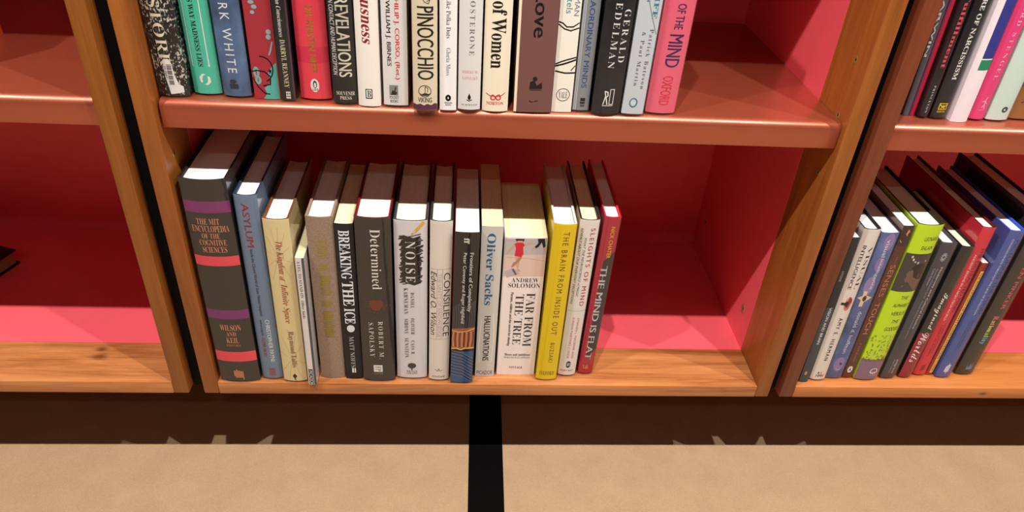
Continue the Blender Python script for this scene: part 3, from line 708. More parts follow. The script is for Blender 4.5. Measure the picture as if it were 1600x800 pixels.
  ('l', 'C', (40, 39, 42), 0.0016, [(0.18735878875851453, 0.1894), (0.3, 0.1909), (0.6, 0.1873), (0.7707215448718469, 0.1902)]),
  ('l', 'C', (40, 39, 42), 0.0016, [(0.23345883638999082, 0.1877), (0.3, 0.1891), (0.6, 0.1855), (0.86385810042221, 0.1885)]),
  ('l', 'C', (40, 39, 42), 0.0016, [(0.1947638869587054, 0.1858), (0.3, 0.1873), (0.6, 0.1837), (0.796029488748799, 0.1866)]),
  ('l', 'C', (40, 39, 42), 0.0016, [(0.23088702894146867, 0.184), (0.3, 0.1855), (0.6, 0.1819), (0.828684016202307, 0.1848)]),
  ('l', 'C', (40, 39, 42), 0.0016, [(0.228231723987879, 0.1822), (0.3, 0.1836), (0.6, 0.18), (0.8617652905868362, 0.1831)]),
  ('l', 'C', (40, 39, 42), 0.0016, [(0.19083723753327517, 0.1803), (0.3, 0.1818), (0.6, 0.1782), (0.8096735251758078, 0.1812)]),
  ('l', 'C', (40, 39, 42), 0.0016, [(0.19989124721899895, 0.1785), (0.3, 0.18), (0.6, 0.1764), (0.8117251620751968, 0.1793)]),
  ('l', 'C', (40, 39, 42), 0.0016, [(0.15613206061216087, 0.1767), (0.3, 0.1782), (0.6, 0.1745), (0.7966133915719287, 0.1775)]),
  ('l', 'C', (40, 39, 42), 0.0016, [(0.22125923186346208, 0.1749), (0.3, 0.1763), (0.6, 0.1727), (0.7651886162886699, 0.1756)]),
  ('l', 'C', (40, 39, 42), 0.0016, [(0.14463219990035128, 0.173), (0.3, 0.1745), (0.6, 0.1709), (0.8351620894647884, 0.1739)]),
  ('l', 'C', (40, 39, 42), 0.0016, [(0.16804332116162188, 0.1712), (0.3, 0.1727), (0.6, 0.169), (0.8241546153855307, 0.172)]),
  ('l', 'C', (40, 39, 42), 0.0016, [(0.1871240086114993, 0.1693), (0.3, 0.1708), (0.6, 0.1672), (0.8011411918506587, 0.1701)]),
  ('l', 'C', (40, 39, 42), 0.0016, [(0.23972788741721124, 0.1675), (0.3, 0.169), (0.6, 0.1653), (0.7834688193199979, 0.1683)]),
  ('l', 'C', (40, 39, 42), 0.0016, [(0.18127946564073252, 0.1656), (0.3, 0.1671), (0.6, 0.1634), (0.7843204739406876, 0.1664)]),
  ('l', 'C', (40, 39, 42), 0.0016, [(0.20326649817910192, 0.1638), (0.3, 0.1653), (0.6, 0.1616), (0.793156580195162, 0.1645)]),
  ('l', 'C', (40, 39, 42), 0.0016, [(0.1755830754607352, 0.1619), (0.3, 0.1634), (0.6, 0.1597), (0.8496331217188555, 0.1627)]),
  ('l', 'C', (40, 39, 42), 0.0016, [(0.17206689032497421, 0.16), (0.3, 0.1615), (0.6, 0.1578), (0.8270234780300071, 0.1608)]),
  ('l', 'C', (40, 39, 42), 0.0016, [(0.2304315101530658, 0.1582), (0.3, 0.1597), (0.6, 0.1559), (0.7721175326461431, 0.1589)]),
  ('l', 'C', (40, 39, 42), 0.0016, [(0.1461610242040176, 0.1562), (0.3, 0.1578), (0.6, 0.154), (0.7874643328286518, 0.157)]),
  ('l', 'C', (40, 39, 42), 0.0016, [(0.2165162241326276, 0.1544), (0.3, 0.1559), (0.6, 0.1521), (0.8338518490154436, 0.1552)]),
  ('l', 'C', (40, 39, 42), 0.0016, [(0.1637417169825326, 0.1525), (0.3, 0.154), (0.6, 0.1502), (0.7997280394446081, 0.1533)]),
  ('l', 'C', (52, 50, 54), 0.001, [(0.2177539693496557, 0.2142), (0.8, 0.2201)]),
  ('l', 'C', (52, 50, 54), 0.001, [(0.2459018752170176, 0.2109), (0.8, 0.2168)]),
  ('l', 'C', (52, 50, 54), 0.001, [(0.204281118778202, 0.2074), (0.8, 0.2134)]),
  ('l', 'C', (52, 50, 54), 0.001, [(0.2697291881461519, 0.2041), (0.8, 0.21)]),
  ('l', 'C', (52, 50, 54), 0.001, [(0.28959277791118226, 0.2006), (0.8, 0.2065)]),
  ('l', 'C', (52, 50, 54), 0.001, [(0.2954737598342345, 0.1972), (0.8, 0.2031)]),
  ('l', 'C', (52, 50, 54), 0.001, [(0.2734877956473926, 0.1937), (0.8, 0.1996)]),
  ('l', 'C', (52, 50, 54), 0.001, [(0.29598675916129513, 0.1902), (0.8, 0.1961)]),
  ('l', 'C', (52, 50, 54), 0.001, [(0.20181875252933076, 0.1866), (0.8, 0.1926)]),
  ('l', 'C', (52, 50, 54), 0.001, [(0.22889964679008434, 0.1831), (0.8, 0.1891)]),
  ('l', 'C', (52, 50, 54), 0.001, [(0.2966006756968123, 0.1796), (0.8, 0.1856)]),
  ('l', 'C', (52, 50, 54), 0.001, [(0.27752394352251486, 0.176), (0.8, 0.182)]),
  ('l', 'C', (52, 50, 54), 0.001, [(0.24104276810688757, 0.1724), (0.8, 0.1785)]),
  ('l', 'C', (52, 50, 54), 0.001, [(0.29433083673529814, 0.1688), (0.8, 0.1749)]),
  ('l', 'C', (52, 50, 54), 0.001, [(0.2620510471463529, 0.1652), (0.8, 0.1713)]),
  ('l', 'C', (52, 50, 54), 0.001, [(0.2817927800698253, 0.1616), (0.8, 0.1677)]),
  ('l', 'C', (52, 50, 54), 0.001, [(0.22934102536568765, 0.1578), (0.8, 0.164)]),
  ('l', 'C', (52, 50, 54), 0.001, [(0.21914152048087393, 0.1542), (0.8, 0.1604)]),
  ('l', 'C', (52, 50, 54), 0.001, [(0.2444142239481176, 0.1505), (0.8, 0.1567)]),
  ('p', 'C', (214, 168, 40), [(0.87, 0.2369), (0.93, 0.2345), (0.66, 0.2225), (0.6, 0.2249)]),
  ('p', 'C', (228, 190, 150), [(0.66, 0.2225), (0.6, 0.2249), (0.52, 0.2189)]),
  ('p', 'C', (40, 38, 38), [(0.565, 0.2207), (0.545, 0.2215), (0.52, 0.2189)]),
  ('t', 'T', 'r+', 'NOISE', (238, 236, 232), 0.34, 0.64, 0.2104, 0.1536),
  ('t', 'A', 'r+', 'DANIEL', (70, 70, 76), 0.48, 0.6, 0.1387, 0.1158),
  ('t', 'A', 'r+', 'KAHNEMAN', (70, 70, 76), 0.27, 0.4, 0.145, 0.1068),
  ('t', 'A', 'r+', 'OLIVIER', (70, 70, 76), 0.48, 0.6, 0.1001, 0.075),
  ('t', 'A', 'r+', 'SIBONY', (70, 70, 76), 0.27, 0.4, 0.0989, 0.0758),
  ('t', 'A', 'r+', 'CASS R.', (70, 70, 76), 0.48, 0.6, 0.0647, 0.0416),
  ('t', 'A', 'r+', 'SUNSTEIN', (70, 70, 76), 0.27, 0.4, 0.0686, 0.0371),
  ('e', 'P', (60, 60, 64), 0.36, 0.64, 0.0276, 0.0189),
  ('b', 'P', (60, 60, 64), 0.48, 0.52, 0.02, 0.0156),
  ('h', 'L', 'r', 'WILLIAM', (60, 60, 64), 0.32, 0.68, 0.015, 0.0123),
  ('h', 'L', 'r', 'COLLINS', (60, 60, 64), 0.32, 0.68, 0.0116, 0.0089),
]),
('ivory hardback with thin black capitals and handwritten-style lettering inside a fine ruled frame', 'H', (0.2728, 0.006, 0.0002), 0.0264, 0.1376, 0.2401, 0.7, (216, 209, 200), (250, 240, 215), True, 'plain', (40, 60, 60), 0.004, None, 'low', [
  ('l', 'C', (150, 145, 138), 0.0004, [(0.02, 0.1744), (0.98, 0.1753)]),
  ('l', 'C', (150, 145, 138), 0.0004, [(0.02, 0.0696), (0.98, 0.0703)]),
  ('l', 'C', (160, 155, 148), 0.0004, [(0.36, 0.1747), (0.36, 0.0698)]),
  ('l', 'C', (160, 155, 148), 0.0004, [(0.6, 0.1749), (0.6, 0.07)]),
  ('t', 'T', 's', 'CONSILIENCE', (25, 24, 26), 0.66, 0.95, 0.1697, 0.0743),
  ('t', 'S', 's', 'THE UNITY OF KNOWLEDGE', (178, 172, 166), 0.4, 0.56, 0.1685, 0.073),
  ('t', 'A', 's/', 'Edward O. Wilson', (40, 38, 38), 0.06, 0.33, 0.1709, 0.0759),
  ('l', 'P', (90, 86, 82), 0.0006, [(0.3, 0.0198), (0.45, 0.0166), (0.5, 0.0211), (0.55, 0.0167), (0.7, 0.019)]),
  ('h', 'L', 's', 'KNOPF', (110, 104, 100), 0.18, 0.82, 0.0089, 0.0056),
]),
('black paperback with an orange band and blue striped foot', 'P', (0.3014, 0.0017, 0.0002), 0.0291, 0.1471, 0.2294, 0.7, (44, 42, 45), (250, 248, 242), True, 'plain', None, 0.0018, None, 'low', [
  ('p', 'C', (70, 72, 80), [(0.02, 0.1234), (0.3, 0.1294), (0.6, 0.1258), (0.98, 0.1338), (0.98, 0.0867), (0.02, 0.0859)]),
  ('l', 'C', (30, 32, 40), 0.0008, [(0.08, 0.1253), (0.14, 0.106), (0.1, 0.088)]),
  ('l', 'C', (30, 32, 40), 0.0008, [(0.19, 0.1254), (0.25, 0.1061), (0.21000000000000002, 0.0881)]),
  ('l', 'C', (30, 32, 40), 0.0008, [(0.3, 0.1255), (0.36, 0.1062), (0.32, 0.0882)]),
  ('l', 'C', (30, 32, 40), 0.0008, [(0.41000000000000003, 0.1256), (0.47000000000000003, 0.1063), (0.43000000000000005, 0.0883)]),
  ('l', 'C', (30, 32, 40), 0.0008, [(0.52, 0.1257), (0.5800000000000001, 0.1063), (0.54, 0.0884)]),
  ('l', 'C', (30, 32, 40), 0.0008, [(0.63, 0.1258), (0.6900000000000001, 0.1064), (0.65, 0.0885)]),
  ('l', 'C', (30, 32, 40), 0.0008, [(0.74, 0.1259), (0.8, 0.1065), (0.76, 0.0886)]),
  ('l', 'C', (30, 32, 40), 0.0008, [(0.85, 0.126), (0.91, 0.1066), (0.87, 0.0887)]),
  ('p', 'C', (168, 96, 66), [(0.01, 0.0899), (0.99, 0.0928), (0.99, 0.06), (0.5, 0.0596), (0.01, 0.0582)]),
  ('l', 'C', (205, 140, 90), 0.0012, [(0.08, 0.085), (0.05, 0.0737), (0.09, 0.0614)]),
  ('l', 'C', (74, 50, 58), 0.0012, [(0.175, 0.085), (0.15000000000000002, 0.0738), (0.18, 0.0614)]),
  ('l', 'C', (205, 140, 90), 0.0012, [(0.27, 0.0851), (0.25, 0.0739), (0.27, 0.0615)]),
  ('l', 'C', (74, 50, 58), 0.0012, [(0.36500000000000005, 0.0852), (0.35000000000000003, 0.074), (0.36, 0.0616)]),
  ('l', 'C', (205, 140, 90), 0.0012, [(0.46, 0.0853), (0.45, 0.0741), (0.44999999999999996, 0.0617)]),
  ('l', 'C', (74, 50, 58), 0.0012, [(0.5549999999999999, 0.0854), (0.55, 0.0742), (0.5399999999999999, 0.0617)]),
  ('l', 'C', (205, 140, 90), 0.0012, [(0.65, 0.0854), (0.6500000000000001, 0.0742), (0.63, 0.0618)]),
  ('l', 'C', (74, 50, 58), 0.0012, [(0.745, 0.0855), (0.7500000000000001, 0.0743), (0.72, 0.0619)]),
  ('l', 'C', (205, 140, 90), 0.0012, [(0.84, 0.0856), (0.8500000000000001, 0.0744), (0.8099999999999999, 0.0619)]),
  ('l', 'C', (74, 50, 58), 0.0012, [(0.9349999999999999, 0.0857), (0.9500000000000001, 0.0745), (0.8999999999999999, 0.062)]),
  ('l', 'C', (240, 200, 140), 0.0012, [(0.01, 0.0869), (0.3, 0.0852), (0.6, 0.0864), (0.99, 0.0908)]),
  ('l', 'C', (244, 196, 110), 0.002, [(0.01, 0.0582), (0.2, 0.0594), (0.42, 0.0575), (0.6, 0.0597), (0.99, 0.06)]),
  ('p', 'C', (48, 92, 138), [(0.01, 0.054), (0.4, 0.0543), (0.99, 0.0547), (0.99, 0.0003), (0.01, -0.0003)]),
  ('l', 'C', (150, 130, 125), 0.0005, [(0.01, 0.055), (0.5, 0.0523), (0.98, 0.042)]),
  ('l', 'C', (150, 130, 125), 0.0005, [(0.01, 0.0502), (0.5, 0.0474), (0.98, 0.0371)]),
  ('l', 'C', (150, 130, 125), 0.0005, [(0.01, 0.0453), (0.5, 0.0425), (0.98, 0.0321)]),
  ('l', 'C', (150, 130, 125), 0.0005, [(0.01, 0.0404), (0.5, 0.0376), (0.98, 0.0271)]),
  ('l', 'C', (150, 130, 125), 0.0005, [(0.01, 0.0355), (0.5, 0.0326), (0.98, 0.0221)]),
  ('l', 'C', (150, 130, 125), 0.0005, [(0.01, 0.0305), (0.5, 0.0276), (0.98, 0.017)]),
  ('l', 'C', (150, 130, 125), 0.0005, [(0.01, 0.0255), (0.5, 0.0226), (0.98, 0.0119)]),
  ('l', 'C', (150, 130, 125), 0.0005, [(0.01, 0.0205), (0.5, 0.0176), (0.98, 0.0068)]),
  ('l', 'C', (150, 130, 125), 0.0005, [(0.01, 0.0155), (0.5, 0.0125), (0.98, 0.0016)]),
  ('l', 'C', (28, 40, 70), 0.0009, [(0.01, 0.0529), (0.5, 0.0501), (0.98, 0.0399)]),
  ('l', 'C', (28, 40, 70), 0.0009, [(0.01, 0.0481), (0.5, 0.0453), (0.98, 0.0349)]),
  ('l', 'C', (28, 40, 70), 0.0009, [(0.01, 0.0432), (0.5, 0.0404), (0.98, 0.0299)]),
  ('l', 'C', (28, 40, 70), 0.0009, [(0.01, 0.0383), (0.5, 0.0354), (0.98, 0.0249)]),
  ('l', 'C', (28, 40, 70), 0.0009, [(0.01, 0.0333), (0.5, 0.0305), (0.98, 0.0199)]),
  ('l', 'C', (28, 40, 70), 0.0009, [(0.01, 0.0284), (0.5, 0.0254), (0.98, 0.0148)]),
  ('l', 'C', (28, 40, 70), 0.0009, [(0.01, 0.0234), (0.5, 0.0204), (0.98, 0.0097)]),
  ('l', 'C', (28, 40, 70), 0.0009, [(0.01, 0.0183), (0.5, 0.0154), (0.98, 0.0046)]),
  ('t', 'P', 'R', 'ff', (238, 236, 232), 0.38, 0.6, 0.2211, 0.2135),
  ('t', 'T', 'S', 'Frontiers of Complexity', (238, 236, 232), 0.6, 0.8, 0.2017, 0.1172),
  ('t', 'A', 's', 'Peter Coveney and Roger Highfield', (238, 236, 232), 0.34, 0.52, 0.2014, 0.0993),
]),
('light grey paperback with blue serif lettering beside the blue striped black paperback', 'P', (0.3311, 0.0148, 0.0001), 0.0242, 0.1479, 0.2286, 0.3, (192, 187, 182), (246, 224, 178), False, 'plain', None, 0.001, None, 'low', [
  ('t', 'T', 'R', 'Oliver Sacks', (42, 100, 138), 0.28, 0.68, 0.2193, 0.1169),
  ('t', 'T', 'C', 'HALLUCINATIONS', (25, 24, 26), 0.34, 0.66, 0.1001, 0.0279),
  ('l', 'C', (215, 212, 208), 0.0008, [(0.2, 0.0939), (0.12, 0.0525), (0.2, 0.0245)]),
  ('l', 'C', (215, 212, 208), 0.0008, [(0.78, 0.1042), (0.88, 0.0634), (0.8, 0.0247)]),
  ('h', 'L', 's', 'PICADOR', (90, 96, 116), 0.08, 0.92, 0.0102, 0.0035),
]),
('wide white paperback with a seaside photograph of a running child in red', 'P', (0.371, 0.018, 0.0), 0.0485, 0.1273, 0.2125, 0.05, (232, 220, 214), (250, 232, 190), False, 'plain', None, 0.001, None, 'low', [
  ('p', 'C', (178, 172, 172), [(0.01, 0.2107), (0.99, 0.212), (0.99, 0.19), (0.01, 0.1887)]),
  ('p', 'C', (204, 178, 166), [(0.01, 0.1887), (0.99, 0.19), (0.99, 0.1588), (0.01, 0.1577)]),
  ('l', 'C', (170, 165, 165), 0.0006, [(0.01, 0.2081), (0.99, 0.2085)]),
  ('l', 'C', (172, 150, 142), 0.0006, [(0.05, 0.1852), (0.6, 0.1841), (0.97, 0.1809)]),
  ('p', 'C', (178, 168, 166), [(0.02, 0.1642), (0.2, 0.169), (0.36, 0.1674), (0.4, 0.1619), (0.1, 0.156)]),
  ('p', 'C', (165, 60, 52), [(0.24, 0.2102), (0.46, 0.2105), (0.44, 0.207), (0.28, 0.2067)]),
  ('p', 'C', (70, 45, 40), [(0.25, 0.2111), (0.46, 0.2113), (0.45, 0.2087), (0.27, 0.2085)]),
  ('p', 'C', (196, 150, 128), [(0.29, 0.2085), (0.42, 0.2087), (0.4, 0.2052), (0.31, 0.205)]),
  ('p', 'C', (196, 46, 58), [(0.23, 0.2041), (0.3, 0.2059), (0.42, 0.2061), (0.48, 0.2026), (0.44, 0.1999), (0.46, 0.1902), (0.42, 0.1857), (0.25, 0.1872), (0.26, 0.1926), (0.27, 0.198)]),
  ('p', 'C', (196, 150, 128), [(0.23, 0.2041), (0.26, 0.1997), (0.12, 0.1924), (0.08, 0.1888), (0.05, 0.1888), (0.08, 0.1933)]),
  ('p', 'C', (196, 150, 128), [(0.48, 0.2053), (0.63, 0.2072), (0.71, 0.2056), (0.7, 0.2038), (0.62, 0.2046), (0.49, 0.2018)]),
  ('p', 'C', (196, 150, 128), [(0.27, 0.1873), (0.37, 0.1865), (0.38, 0.1775), (0.36, 0.1702), (0.43, 0.1656), (0.36, 0.1656), (0.3, 0.1756)]),
  ('p', 'C', (176, 122, 104), [(0.36, 0.1865), (0.43, 0.1857), (0.38, 0.1802), (0.24, 0.1718), (0.19, 0.1709), (0.22, 0.1773), (0.3, 0.1801)]),
  ('p', 'C', (120, 100, 98), [(0.2, 0.169), (0.26, 0.1691), (0.34, 0.1609), (0.3, 0.1599)]),
  ('p', 'C', (46, 42, 46), [(0.77, 0.2117), (0.93, 0.212), (0.97, 0.2015), (0.92, 0.1988), (0.87, 0.2066), (0.8, 0.2004), (0.74, 0.1985), (0.71, 0.2003), (0.79, 0.2057)]),
  ('p', 'C', (196, 150, 128), [(0.71, 0.2003), (0.75, 0.1986), (0.67, 0.1958), (0.66, 0.1913), (0.63, 0.1958)]),
  ('p', 'C', (196, 150, 128), [(0.92, 0.1988), (0.96, 0.2006), (0.97, 0.1935), (0.94, 0.1935)]),
  ('h', 'A', 'r', 'ANDREW', (25, 24, 26), 0.22, 0.88, 0.156, 0.1499),
  ('h', 'A', 'r', 'SOLOMON', (25, 24, 26), 0.15, 0.93, 0.1485, 0.1418),
  ('t', 'T', 'r', 'FAR FROM', (52, 54, 66), 0.62, 0.84, 0.1339, 0.0495),
  ('t', 'T', 'r', 'THE TREE', (52, 54, 66), 0.36, 0.56, 0.1317, 0.0525),
  ('t', 'S', 'C', 'Parents, children and the search for identity', (90, 80, 80), 0.21, 0.3, 0.1344, 0.0502),
  ('h', 'S', 'R', "'Brave and ambitious'", (90, 82, 80), 0.18, 0.86, 0.0375, 0.0337),
  ('h', 'S', 'r', 'MALCOLM GLADWELL', (110, 100, 98), 0.16, 0.86, 0.0321, 0.0293),
  ('h', 'L', 'r', 'VINTAGE', (70, 66, 66), 0.32, 0.68, 0.0155, 0.0116),
]),
('bright yellow hardback with widely spaced brown capitals near the right of the lower row', 'H', (0.4101, 0.0078, 0.0001), 0.0275, 0.1445, 0.2389, 0.6, (236, 204, 18), (250, 248, 242), True, 'plain', (190, 190, 192), 0.004, None, 'low', [
  ('t', 'T', 's+', 'THE BRAIN FROM INSIDE OUT', (105, 45, 30), 0.46, 0.72, 0.2277, 0.0778),
  ('t', 'A', 's+', 'BUZSAKI', (90, 70, 30), 0.5, 0.7, 0.0643, 0.0321),
  ('h', 'L', 'r', 'OXFORD', (90, 72, 25), 0.16, 0.86, 0.0166, 0.0099),
]),
('white hardback with red capitals between the yellow and the crimson books', 'H', (0.4374, 0.0163, 0.0002), 0.0239, 0.1419, 0.2398, 0.9, (224, 218, 214), (250, 228, 185), True, 'plain', (34, 34, 36), 0.004, None, 'low', [
  ('t', 'T', 'S+', 'SLEIGHTS OF MIND', (190, 50, 62), 0.6, 0.84, 0.2282, 0.1169),
  ('t', 'S', 's/', 'WHAT THE NEUROSCIENCE of MAGIC', (25, 24, 26), 0.34, 0.46, 0.215, 0.1304),
  ('t', 'S', 's/', 'REVEALS ABOUT OUR EVERYDAY DECEPTIONS', (25, 24, 26), 0.1, 0.22, 0.2277, 0.1184),
  ('l', 'C', (170, 165, 162), 0.0005, [(0.02, 0.1083), (0.98, 0.1091)]),
  ('t', 'A', 's', 'STEPHEN L. MACKNIK AND', (190, 70, 78), 0.62, 0.74, 0.0978, 0.0312),
  ('t', 'A', 's', 'SUSANA MARTINEZ-CONDE', (190, 70, 78), 0.36, 0.48, 0.0986, 0.031),
  ('p', 'P', (25, 24, 26), [(0.4, 0.0244), (0.52, 0.0267), (0.64, 0.0246), (0.64, 0.0168), (0.52, 0.0144), (0.4, 0.0166)]),
  ('l', 'P', (238, 236, 232), 0.0006, [(0.47, 0.0233), (0.47, 0.0178), (0.57, 0.0234), (0.57, 0.0178)]),
  ('h', 'L', 's', 'HENRY HOLT', (90, 86, 84), 0.1, 0.84, 0.0116, 0.0088),
]),
('crimson hardback with a grey panel and broken white capitals, right end of the lower row', 'H', (0.4622, 0.0201, 0.0002), 0.0203, 0.1402, 0.2419, 1.2, (172, 42, 62), (250, 248, 242), True, 'plain', (196, 28, 48), 0.003, None, 'low', [
  ('p', 'B', (66, 62, 66), [(0.36, 0.1809), (1, 0.1942), (1, 0.0447), (0.36, 0.0278)]),
  ('t', 'A', 's', 'NICK CHATER', (226, 176, 58), 0.5, 0.74, 0.2281, 0.1848),
  ('t', 'T', 'S', 'THE MIND IS FLAT', (206, 204, 206), 0.3, 0.72, 0.1736, 0.0268),
  ('h', 'L', 'r', 'Yale', (226, 170, 70), 0.26, 0.66, 0.0167, 0.0099),
]),
('narrow grey paperback against the dark red post of the right bookcase, lower shelf', 'P', (0.7526, 0.009, 0.0001), 0.0117, 0.129, 0.2286, -1.2, (84, 86, 90), (250, 248, 242), False, 'plain', None, 0.001, None, 'low', [
  ('b', 'B', (64, 63, 62), 0, 1, 0.228, 0.1257),
  ('t', 'A', 's', 'STONE', (170, 168, 166), 0.4, 0.62, 0.1809, 0.1658),
  ('t', 'T', 's', 'VISION AND BRAIN', (228, 228, 226), 0.46, 0.76, 0.1257, 0.0663),
  ('e', 'P', (196, 128, 88), 0.3, 0.6, 0.0196, 0.0127),
]),
('white hardback with black capitals and a red ink-splash eye', 'H', (0.7731, 0.0118, 0.0002), 0.0219, 0.1419, 0.2391, -1.2, (226, 218, 212), (250, 248, 242), True, 'plain', (30, 32, 34), 0.004, None, 'low', [
  ('t', 'T', 'r', 'VISUAL', (25, 24, 26), 0.62, 0.86, 0.2142, 0.1524),
  ('t', 'T', 'S', 'INTELLIGENCE', (25, 24, 26), 0.24, 0.44, 0.2159, 0.1524),
  ('e', 'C', (214, 120, 120), 0.4, 0.84, 0.1407, 0.1186),
  ('p', 'C', (150, 50, 60), [(0.6, 0.1407), (0.8, 0.1367), (0.86, 0.1307), (0.74, 0.1287), (0.7, 0.1207), (0.58, 0.1247), (0.5, 0.1207), (0.55, 0.1307)]),
  ('e', 'C', (28, 40, 34), 0.4, 0.66, 0.1337, 0.1257),
  ('b', 'C', (28, 40, 34), 0.2, 0.5, 0.1317, 0.1277),
  ('t', 'A', 'S+', 'AMY E. HERMAN', (36, 34, 34), 0.42, 0.66, 0.1074, 0.0364),
  ('h', 'L', 'S', 'HMH', (25, 24, 26), 0.28, 0.78, 0.0113, 0.0067),
  ('e', 'P', (220, 140, 40), 0.5, 0.62, 0.0159, 0.0125),
  ('e', 'P', (60, 60, 60), 0.34, 0.44, 0.0159, 0.0125),
]),
('mottled blue paperback with pale lettering and a painted eye, right bookcase', 'P', (0.796, 0.0154, 0.0002), 0.0224, 0.129, 0.233, -0.8, (84, 104, 158), (250, 248, 242), True, 'clouds', None, 0.002, None, 'low', [
  ('e', 'C', (150, 128, 180), 0.15, 0.75, 0.1696, 0.1404),
  ('e', 'C', (146, 124, 178), 0.3, 0.9, 0.2312, 0.207),
  ('e', 'C', (140, 120, 176), 0.3, 0.8, 0.1978, 0.1763),
  ('e', 'C', (142, 122, 176), 0.2, 0.85, 0.039, 0.014),
  ('b', 'C', (226, 196, 160), 0.28, 0.5, 0.1473, 0.1233),
  ('p', 'C', (230, 200, 164), [(0.04, 0.1363), (0.4, 0.1414), (0.9, 0.1375), (0.5, 0.1304)]),
  ('e', 'C', (90, 84, 60), 0.34, 0.58, 0.1404, 0.1314),
  ('e', 'C', (30, 28, 26), 0.41, 0.51, 0.1379, 0.1339),
  ('t', 'T', 's', 'visual', (228, 228, 236), 0.46, 0.7, 0.2223, 0.1978),
  ('t', 'T', 's', 'intelligence', (220, 224, 232), 0.46, 0.7, 0.195, 0.1503),
  ('t', 'A', 's', 'donald d. hoffman', (206, 212, 226), 0.44, 0.68, 0.1152, 0.0457),
  ('p', 'C', (60, 52, 84), [(0.5, 0.03), (0.75, 0.0277), (0.6, 0.0243)]),
  ('l', 'P', (196, 200, 90), 0.0007, [(0.4, 0.0197), (0.55, 0.0163), (0.7, 0.0186)]),
]),
('narrow dark brown paperback with tall thin copper capitals, beside the lime one', 'P', (0.8153, 0.0169, 0.0001), 0.0147, 0.129, 0.2422, -0.8, (98, 56, 50), (250, 248, 242), True, 'plain', None, 0.001, None, 'low', [
  ('b', 'B', (64, 52, 52), 0, 1, 0.2422, 0.2137),
  ('p', 'C', (222, 130, 80), [(0.6, 0.2369), (0.8, 0.2334), (0.66, 0.2299), (0.72, 0.2263), (0.5, 0.2299)]),
  ('l', 'C', (220, 170, 120), 0.0007, [(0.2, 0.2209), (0.36, 0.2182)]),
  ('t', 'T', 's', 'the', (150, 96, 80), 0.5, 0.66, 0.1982, 0.187),
  ('t', 'T', 's', 'SENSES', (190, 116, 88), 0.3, 0.76, 0.1861, 0.1377),
  ('t', 'T', 's', 'of', (150, 96, 80), 0.5, 0.66, 0.1357, 0.1307),
  ('t', 'T', 's', 'TOUCH', (196, 120, 90), 0.3, 0.76, 0.1287, 0.0776),
  ('t', 'A', 'r', 'PATERSON', (160, 110, 95), 0.4, 0.62, 0.0624, 0.0289),
  ('e', 'P', (238, 236, 232), 0.25, 0.75, 0.0221, 0.0105),
  ('p', 'P', (60, 40, 36), [(0.5, 0.0209), (0.56, 0.0163), (0.66, 0.0128), (0.5, 0.0146), (0.34, 0.0128), (0.44, 0.0163)]),
]),
('lime green hardback with a dark portrait panel, in the right bookcase', 'H', (0.8397, 0.0126, 0.0002), 0.0325, 0.1462, 0.2462, -0.8, (190, 222, 36), (250, 240, 215), True, 'plain', (34, 36, 30), 0.005, None, 'low', [
  ('h', 'A', 's/', 'LEONARD', (50, 52, 30), 0.42, 0.97, 0.2288, 0.2235),
  ('h', 'A', 's/', 'SHLAIN', (50, 52, 30), 0.42, 0.92, 0.2163, 0.2109),
  ('b', 'B', (74, 70, 70), 0, 1, 0.2053, 0.1493),
  ('p', 'C', (122, 96, 84), [(0.34, 0.1802), (0.28, 0.1754), (0.34, 0.1726), (0.3, 0.1678), (0.36, 0.1639), (0.5, 0.164), (0.6, 0.1591), (0.8, 0.1533), (0.9, 0.1504), (0.96, 0.165), (0.8, 0.1765), (0.56, 0.1831)]),
  ('p', 'C', (40, 37, 38), [(0.4, 0.1849), (0.6, 0.1915), (0.9, 0.1907), (0.99, 0.1794), (0.9, 0.167), (0.74, 0.1688), (0.58, 0.1726), (0.52, 0.1802)]),
  ('e', 'C', (200, 186, 170), 0.22, 0.3, 0.2025, 0.1988),
  ('e', 'C', (214, 205, 196), 0.3, 0.37, 0.1988, 0.1951),
  ('e', 'C', (196, 190, 182), 0.4, 0.47, 0.1952, 0.1924),
  ('e', 'C', (190, 184, 178), 0.52, 0.6, 0.1943, 0.1906),
  ('e', 'C', (196, 190, 182), 0.82, 0.87, 0.1962, 0.1935),
  ('e', 'C', (150, 120, 110), 0.3, 0.34, 0.1591, 0.1562),
  ('h', 'T', 's/', 'THE', (50, 54, 28), 0.5, 0.8, 0.1425, 0.1375),
  ('h', 'T', 's/', 'ALPHABET', (50, 54, 28), 0.3, 0.97, 0.1304, 0.1254),
  ('h', 'T', 's/', 'VERSUS', (50, 54, 28), 0.38, 0.95, 0.1178, 0.1121),
  ('h', 'T', 's/', 'THE', (50, 54, 28), 0.54, 0.84, 0.1049, 0.0996),
  ('h', 'T', 's/', 'GODDESS', (50, 54, 28), 0.36, 0.97, 0.0928, 0.087),
  ('b', 'B', (142, 112, 140), 0, 1, 0.0377, -0.0016),
  ('e', 'C', (142, 112, 140), 0.15552261643144177, 0.18076933227788006, 0.042, 0.0397),
  ('e', 'C', (112, 120, 60), 0.9148685326143525, 0.9453558743827046, 0.0405, 0.0383),
  ('e', 'C', (112, 120, 60), 0.03864474903239942, 0.06179513640169064, 0.0366, 0.0343),
  ('e', 'C', (142, 112, 140), 0.18600168031435874, 0.20793693214718492, 0.0626, 0.0604),
  ('e', 'C', (112, 120, 60), 0.36370632557131677, 0.3843413059144861, 0.0395, 0.0373),
  ('e', 'C', (112, 120, 60), 0.11933403614297973, 0.14566440377995, 0.0788, 0.0767),
  ('e', 'C', (142, 112, 140), 0.42003631773000527, 0.44247174299225206, 0.038, 0.0357),
  ('e', 'C', (112, 120, 60), 0.08459236187661032, 0.10581749554579556, 0.0366, 0.0344),
